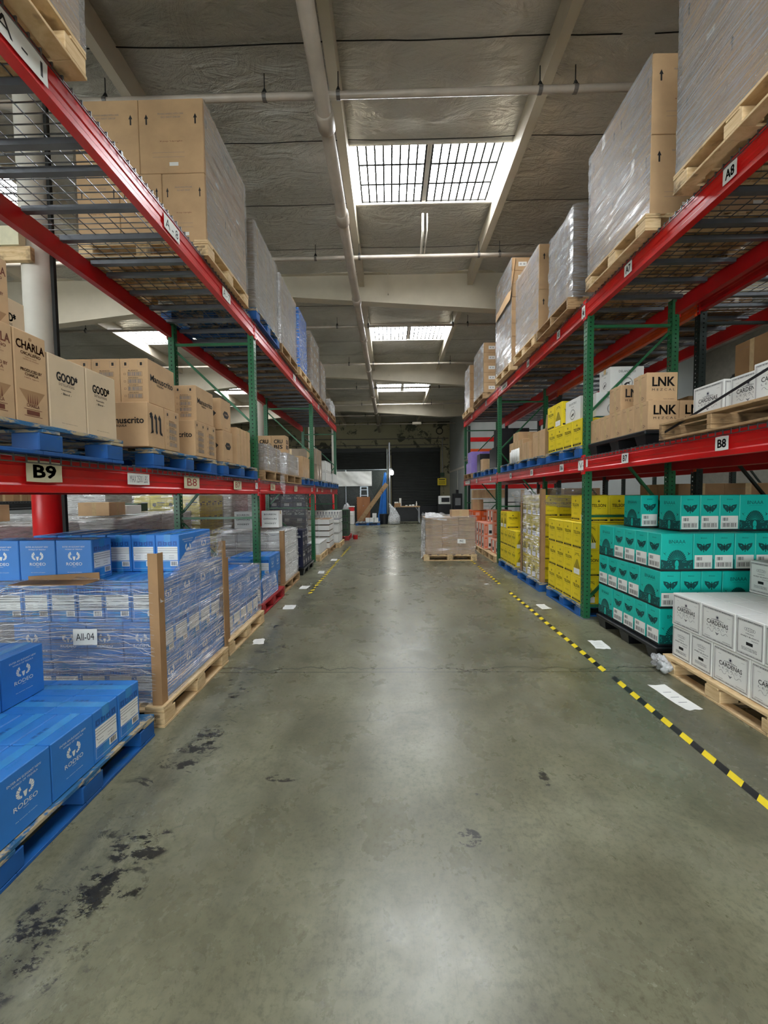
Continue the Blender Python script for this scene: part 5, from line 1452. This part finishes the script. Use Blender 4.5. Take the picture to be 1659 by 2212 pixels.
# chain link screen with banner
r = mesh_thing('fence_panel', 'dark fabric-backed chain-link fence with a pale top rail, left of the far door', 'fence', (-3.0, 20.9, 0))
x0, x1, zt = -1.6, 2.86, 2.88
m = MB(); m.box(x0, .02, .02, x1, .03, zt-.03, mat('fence_screen', (44,52,46), .85, var=.15)); obj('privacy_screen', m, r)
m = MB()
for i in range(60):
    a = x0+(x1-x0)*i/60
    for sg in (1, -1):
        pts = [(a, 0, 0 if sg > 0 else zt), (a+zt*.5, 0, zt if sg > 0 else 0)]
        if pts[1][0] > x1: continue
        m.beam(pts[0], pts[1], .006, .006, M_wire)
obj('wire_mesh', m, r)
m = MB(); m.tube([(x0,0,zt),(x1,0,zt)], .025, M_alu, 8); obj('top_rail', m, r)
for x in (x0, .6, x1): m = MB(); m.tube([(x,0,0),(x,0,zt+(1.1 if x == x1 else 0))], .03, M_alu, 10); obj('fence_post', m, r)
m = MB(); m.sm = True
k = m.mi(M_label); nx, nz = 40, 14
for j in range(nz+1):
    for i in range(nx+1):
        u, v = i/nx, j/nz
        m.v.append((-1.95*(1-u), -.0-.02*math.sin(9*u+5*v)-.03*noise.noise(Vector((u*7+v*3, v*3, 0))), .80*(v-1)))
for j in range(nz):
    for i in range(nx): q = j*(nx+1)+i; m.f.append((q,q+1,q+nx+2,q+nx+1)); m.m.append(k)
tag(obj('banner', m, None, (-.98, 20.82, 2.80)), 'blank white creased banner hanging on the far fence', 'banner')
# tarp, plank, ladder, cabinet
m = MB(); m.sm = True; k = m.mi(M_blue)
for j in range(15):
    v = j/14
    for i in range(11):
        u = i/10; w = .10+.42*v
        m.v.append((.0-w*u, -.06*math.sin(u*14+v*2)*(.4+v), 2.68*(1-v)))
for j in range(14):
    for i in range(10): q = j*11+i; m.f.append((q,q+1,q+12,q+11)); m.m.append(k)
tag(obj('blue_tarp', m, None, (-.20, 20.55, .02)), 'blue tarp hanging beside the far fence post', 'tarp')
m = MB(); m.beam((0,0,.02),(1.45,.1,2.0),.06,.22,W_old); tag(obj('wooden_plank', m, None, (-1.62, 20.1, .1)), 'wide wooden plank leaning against the far fence', 'plank')
r = mesh_thing('wooden_cabinet', 'brown wooden cabinet below the ladder, far end', 'cabinet', (-1.42, 20.35, 0))
m = MB(); m.cbox(-.35,-.0,0,.35,.4,1.42,mat('cabinet_wood',(150,96,52),.5,var=.15,stretch=(1,1,.2)),.006); obj('body', m, r)
m = MB(); m.cbox(-.335,-.02,.03,.335,-.002,1.39,mat('door_wood',(158,102,56),.45,var=.15,stretch=(1,1,.2)),.004); dd = obj('door', m, r)
m = MB(); m.tube([(.0,-.02,.95),(.0,-.05,.95)], .02, M_steel, 10); obj('knob', m, dd)
r = mesh_thing('step_ladder', 'aluminium ladder standing behind the brown cabinet', 'ladder', (-1.40, 20.78, 0))
for sg in (-1, 1): m = MB(); m.beam((sg*.24,0,.01),(sg*.18,0,1.97),.03,.06,M_alu); obj('side_rail', m, r)
for i in range(6): m = MB(); z = .30*(i+1); m.beam((-.23+.03*z/2,0,z),(.23-.03*z/2,0,z),.05,.03,M_alu); obj('rung', m, r)
m = MB(); m.beam((-.20,0,1.96),(.20,0,1.96),.08,.03,M_alu); obj('top_cap', m, r)
r = mesh_thing('drawer_unit', 'white drawer cabinet against the far fence, beside the green crates', 'cabinet', (-2.22, 19.6, 0))
m = MB(); m.cbox(-.36,0,0,.36,.5,.70,M_white,.008); obj('body', m, r)
for i in range(3): m = MB(); m.cbox(-.33,-.015,.03+.22*i,.33,-.002,.235+.22*i,M_label,.004); d = obj('drawer', m, r); m = MB(); m.box(-.08,-.03,.15+.22*i,.08,-.016,.17+.22*i,M_steel); obj('handle', m, d)
m = MB(); m.sm = True; m.tube([(0,0,0),(.0,0,.1),(.03,0,.3),(.0,0,.42)], [.10,.13,.09,.03], F_bag, 12); m.tube([(-.22,0,0),(-.14,0,.2),(-.1,0,.34)], [.05,.06,.03], F_bag, 10); tag(obj('plastic_bag', m, None, (-2.22, 19.8, .705)), 'filled clear plastic bags on the white drawer cabinet', 'bag')
m = MB(); m.cbox(-.14,-.1,0,.14,.1,.20,M_red,.03); m.cbox(-.15,-.11,.20,.15,.11,.25,M_label,.01); tag(obj('cool_box', m, None, (-1.98+.0, 19.75, .705)), 'small red cool box with white lid on the drawer cabinet', 'cool box')
pallet('blue', -1, -.52, 19.2, 0, 'low in front of the brown cabinet, far end')
K_sw = Kind('white_carton','small white',.20,.18,.22,M_label,None,None,tape=None)
for i, (x, zz, lb) in enumerate(((-1.15,P,'small white box on the far blue pallet, left'),(-.93,P,'small white box on the far blue pallet, middle'),(-.71,P,'small white box on the far blue pallet, right'),(-.80,P+.225,'small white box topmost on the far blue pallet'))): put(K_sw, x, 19.4, zz, 0, lb, None, False, 5)
m = MB(); m.tube([(0,0,0),(0,0,.5),(0,0,.53)], [.19,.23,.24], M_bplastic, 18); tag(obj('waste_bin', m, None, (-.33, 19.9, 0)), 'black bin beside the blue tarp at the far end', 'bin')
m = MB(); m.sm = True
pts = [(0,0,.0),(0,0,.04),(0,0,.2),(0,0,.42),(-.08,0,.75),(-.22,0,1.05)]
m.tube([(0,0,.01),(0,0,.05),(0,0,.2),(0,0,.38),(-.06,0,.65),(-.18,0,.95),(-.24,0,1.12)], [.10,.28,.33,.29,.18,.08,.03], F_bag, 22)
k2 = MB()
for i, v in enumerate(m.v): m.v[i] = tuple(Vector(v)*(1+.12*noise.noise(Vector(v)*7))) if v[2] > .05 else v
tag(obj('trash_bag', m, None, (.20, 19.6, 0)), 'translucent white bag full of litter by the far pole', 'bag')
m = MB(); 
for i in range(14): 
    a = i*2.4; rr = .05+.012*i; m.cbox(rr*math.cos(a)-.06, rr*math.sin(a)-.06, .06+.015*i, rr*math.cos(a)+.05, rr*math.sin(a)+.05, .15+.015*i, [M_label,M_white,M_tan2][i%3], .02)
tag(obj('litter', m, None, (.20, 19.6, 0)), 'crumpled white paper inside the translucent bag', 'litter', kind='stuff')
m = MB(); m.tube([(0,0,0),(0,0,4.3)], .045, M_steel, 12); tag(obj('metal_pole', m, None, (-.02, 20.7, 0)), 'metal pole by the far lamp between the roller doors', 'pole')
r = mesh_thing('wall_lamp', 'glowing white work lamp beside the far pole', 'lamp', (.10, 20.5, 2.70))
m = MB(); m.sm = True; m.tube([(0,0,-.14),(0,0,-.10),(0,0,0),(0,0,.08),(0,0,.12)], [.03,.08,.10,.07,.03], E_bulb, 14); obj('bulb', m, r)
m = MB(); m.tube([(0,0,.12),(0,0,.2),(-.10,.18,.22)], .03, M_steel, 8); obj('bracket', m, r)
# work table
r = mesh_thing('work_table', 'dark work table with wooden top near the far door', 'table', (.95, 19.9, 0))
m = MB(); m.cbox(-.75,0,.86,.60,.7,.91,W_old,.005); obj('tabletop', m, r)
for x in (-.72,.53):
    for y in (.03,.6): m = MB(); m.box(x,y,.06,x+.05,y+.05,.86,M_steel); l = obj('leg', m, r); m = MB(); m.tube([(x+.01,y+.025,.035),(x+.04,y+.025,.035)], .035, M_black, 12); obj('caster', m, l)
m = MB(); m.box(-.70,.5,.1,.50,.52,.84,M_black); obj('black_sheet', m, r)  # black sheet filling the space under the tabletop
m = MB(); m.beam((.55,.06,.60),(.38,.06,.85),.03,.03,M_steel); obj('corner_brace', m, r)
m = MB(); m.tube([(0,0,0),(0,0,.42)], .055, M_label, 16); tag(obj('paper_roll', m, None, (.53, 20.1, .912)), 'upright white roll on the far work table', 'roll')
put(K_sw, .33, 20.3, .912, 0, 'small white carton behind the roll on the work table', None, False, 4)
m = MB(); m.cbox(-.16,-.1,0,.16,.1,.17,M_kraft,.005); tag(obj('brown_carton', m, None, (.38, 19.98, .912)), 'brown box at the left end of the far work table', 'box')
m = MB(); m.sm = True; m.tube([(0,0,0),(0,0,.14),(0,0,.18),(0,0,.24)], [.035,.035,.015,.02], M_label, 10); tag(obj('spray_bottle', m, None, (1.38, 20.2, .912)), 'small white spray bottle on the far work table, right end', 'bottle')
for i, x in enumerate((.85, 1.05, 1.2)): m = MB(); m.cbox(-.06,-.05,0,.06,.05,.05+.02*i,M_label,.01); tag(obj('small_packet', m, None, (x, 20.1, .912)), f'small pale packet on the far work table, {ORD[i+1]} after the roll', 'packet')
m = MB(); m.cbox(0,0,0,1.7,.5,.75,M_black,.02); tag(obj('black_bench', m, None, (1.55, 26.8, 0)), 'long low black bench in front of the right roller door', 'bench')
# machines by the right corner
r = mesh_thing('label_machine', 'white and black machine on a dark stand by the right corner', 'machine', (3.05, 21.4, 0))
m = MB(); m.cbox(-.35,0,0,.35,.5,.95,M_black,.02); obj('stand', m, r)
m = MB(); m.cbox(-.33,.02,.955,.30,.45,1.42,M_white,.03); b = obj('housing', m, r)
m = MB(); m.cbox(-.20,.0,1.08,.24,.018,1.32,M_black,.005); obj('screen', m, b)
r = mesh_thing('black_equipment', 'tall black equipment beside the white machine, far right corner', 'machine', (3.72, 21.2, 0))
m = MB(); m.cbox(-.25,0,0,.25,.4,1.55,M_black,.03); m.tube([(0,.2,1.55),(0,.2,1.75)], .08, M_black, 10); obj('body', m, r)
m = MB(); m.cbox(-.15,-.02,.9,.15,-.001,1.3,M_greyink,.005); obj('panel', m, r)
m = MB(); m.cbox(0,0,0,.28,.12,.30,M_crate,.01); tag(obj('electrical_box', m, None, (3.62, 27.66, 2.75)), 'small green electrical box on the far wall', 'electrical box')
m = MB(); m.box(0,0,0,.62,.02,.50,M_yellow); f = Face(m,(0,0,0),(1,0,0),(0,0,1),.62,.5); f.rect(.15,.74,.85,.86,M_ink)
for i in range(3): f.rect(.12,.20+.14*i,.88,.24+.14*i,M_ink)
tag(obj('warning_sign', m, None, (3.40, 27.6, 2.15)), 'yellow warning sign with black writing, far wall', 'sign')
m = MB(); m.tube([(0,0,0),(0,0,2.4)], .03, M_steel, 8); tag(obj('conduit_pipe', m, None, (3.76, 27.7, 3.06)), 'vertical conduit above the green electrical box', 'pipe')
m = MB(); m.sm = True; m.tube([(.22*math.cos(R(a)),0,.22*math.sin(R(a))) for a in range(0,370,20)], .03, M_dark, 6); tag(obj('hose_coil', m, None, (3.55, 27.6, 6.0)), 'dark cable coil hung high on the far wall', 'hose')
m = MB(); m.cbox(0,0,0,.5,.25,.12,M_beam,.01); m.box(.24,.1,.12,.26,.12,.5,M_steel); tag(obj('unit_heater', m, None, (1.3, 22.0, 5.5)), 'small pale box hanging under the far roof', 'light fitting')

# ================================================================== LIGHT AND CAMERA
wd = bpy.data.worlds.new('sky'); S.world = wd; wd.use_nodes = True
nt = wd.node_tree; bgn = nt.nodes['Background']; bgn.inputs[0].default_value = (.82,.9,1,1); bgn.inputs[1].default_value = .4
def area(name, loc, rot, sx, sy, power, col):
    l = bpy.data.lights.new(name, 'AREA'); l.shape = 'RECTANGLE'; l.size = sx; l.size_y = sy; l.energy = power; l.color = col
    o = bpy.data.objects.new(name, l); COL.objects.link(o); o.location = loc; o.rotation_euler = rot; return o
# unseen fill lights added behind the camera, in front of a closed wall
area('rear_fill_light', (.5, -7.8, 2.3), (R(90), 0, R(180)), 5, 3, 800, (.93,.96,1))
area('rear_left_fill_light', (-8.6, -7.8, 2.3), (R(90), 0, R(180)), 6, 3, 1300, (.93,.96,1))
w = MB(); w.box(-14, Y0-.2, 0, 14, Y0, ZC+.3, M_wall); struct('wall_front', w)
cam = bpy.data.cameras.new('camera'); co = bpy.data.objects.new('camera', cam); COL.objects.link(co)
cam.sensor_fit = 'HORIZONTAL'; cam.sensor_width = 36; cam.lens = 36*831/1659; cam.clip_start = .05; cam.clip_end = 200
pitch, yaw, roll = R(-2.62), R(.93), R(.6)
fw = Vector((-math.sin(yaw)*math.cos(pitch), math.cos(yaw)*math.cos(pitch), math.sin(pitch)))
r0 = fw.cross(Vector((0,0,1))).normalized(); u0 = r0.cross(fw)
Rv = r0*math.cos(roll) - u0*math.sin(roll); Uv = r0*math.sin(roll) + u0*math.cos(roll)
co.matrix_world = Matrix(((Rv.x,Uv.x,-fw.x,0),(Rv.y,Uv.y,-fw.y,0),(Rv.z,Uv.z,-fw.z,1.54),(0,0,0,1)))
S.camera = co
vs = S.view_settings
S.display_settings.display_device = 'sRGB'
vs.view_transform = 'Standard'; vs.look = 'None'; vs.exposure = 0.30; vs.gamma = 1; vs.use_curve_mapping = False
S.cycles.max_bounces = 8; S.cycles.transparent_max_bounces = 16; S.cycles.diffuse_bounces = 4; S.cycles.glossy_bounces = 4
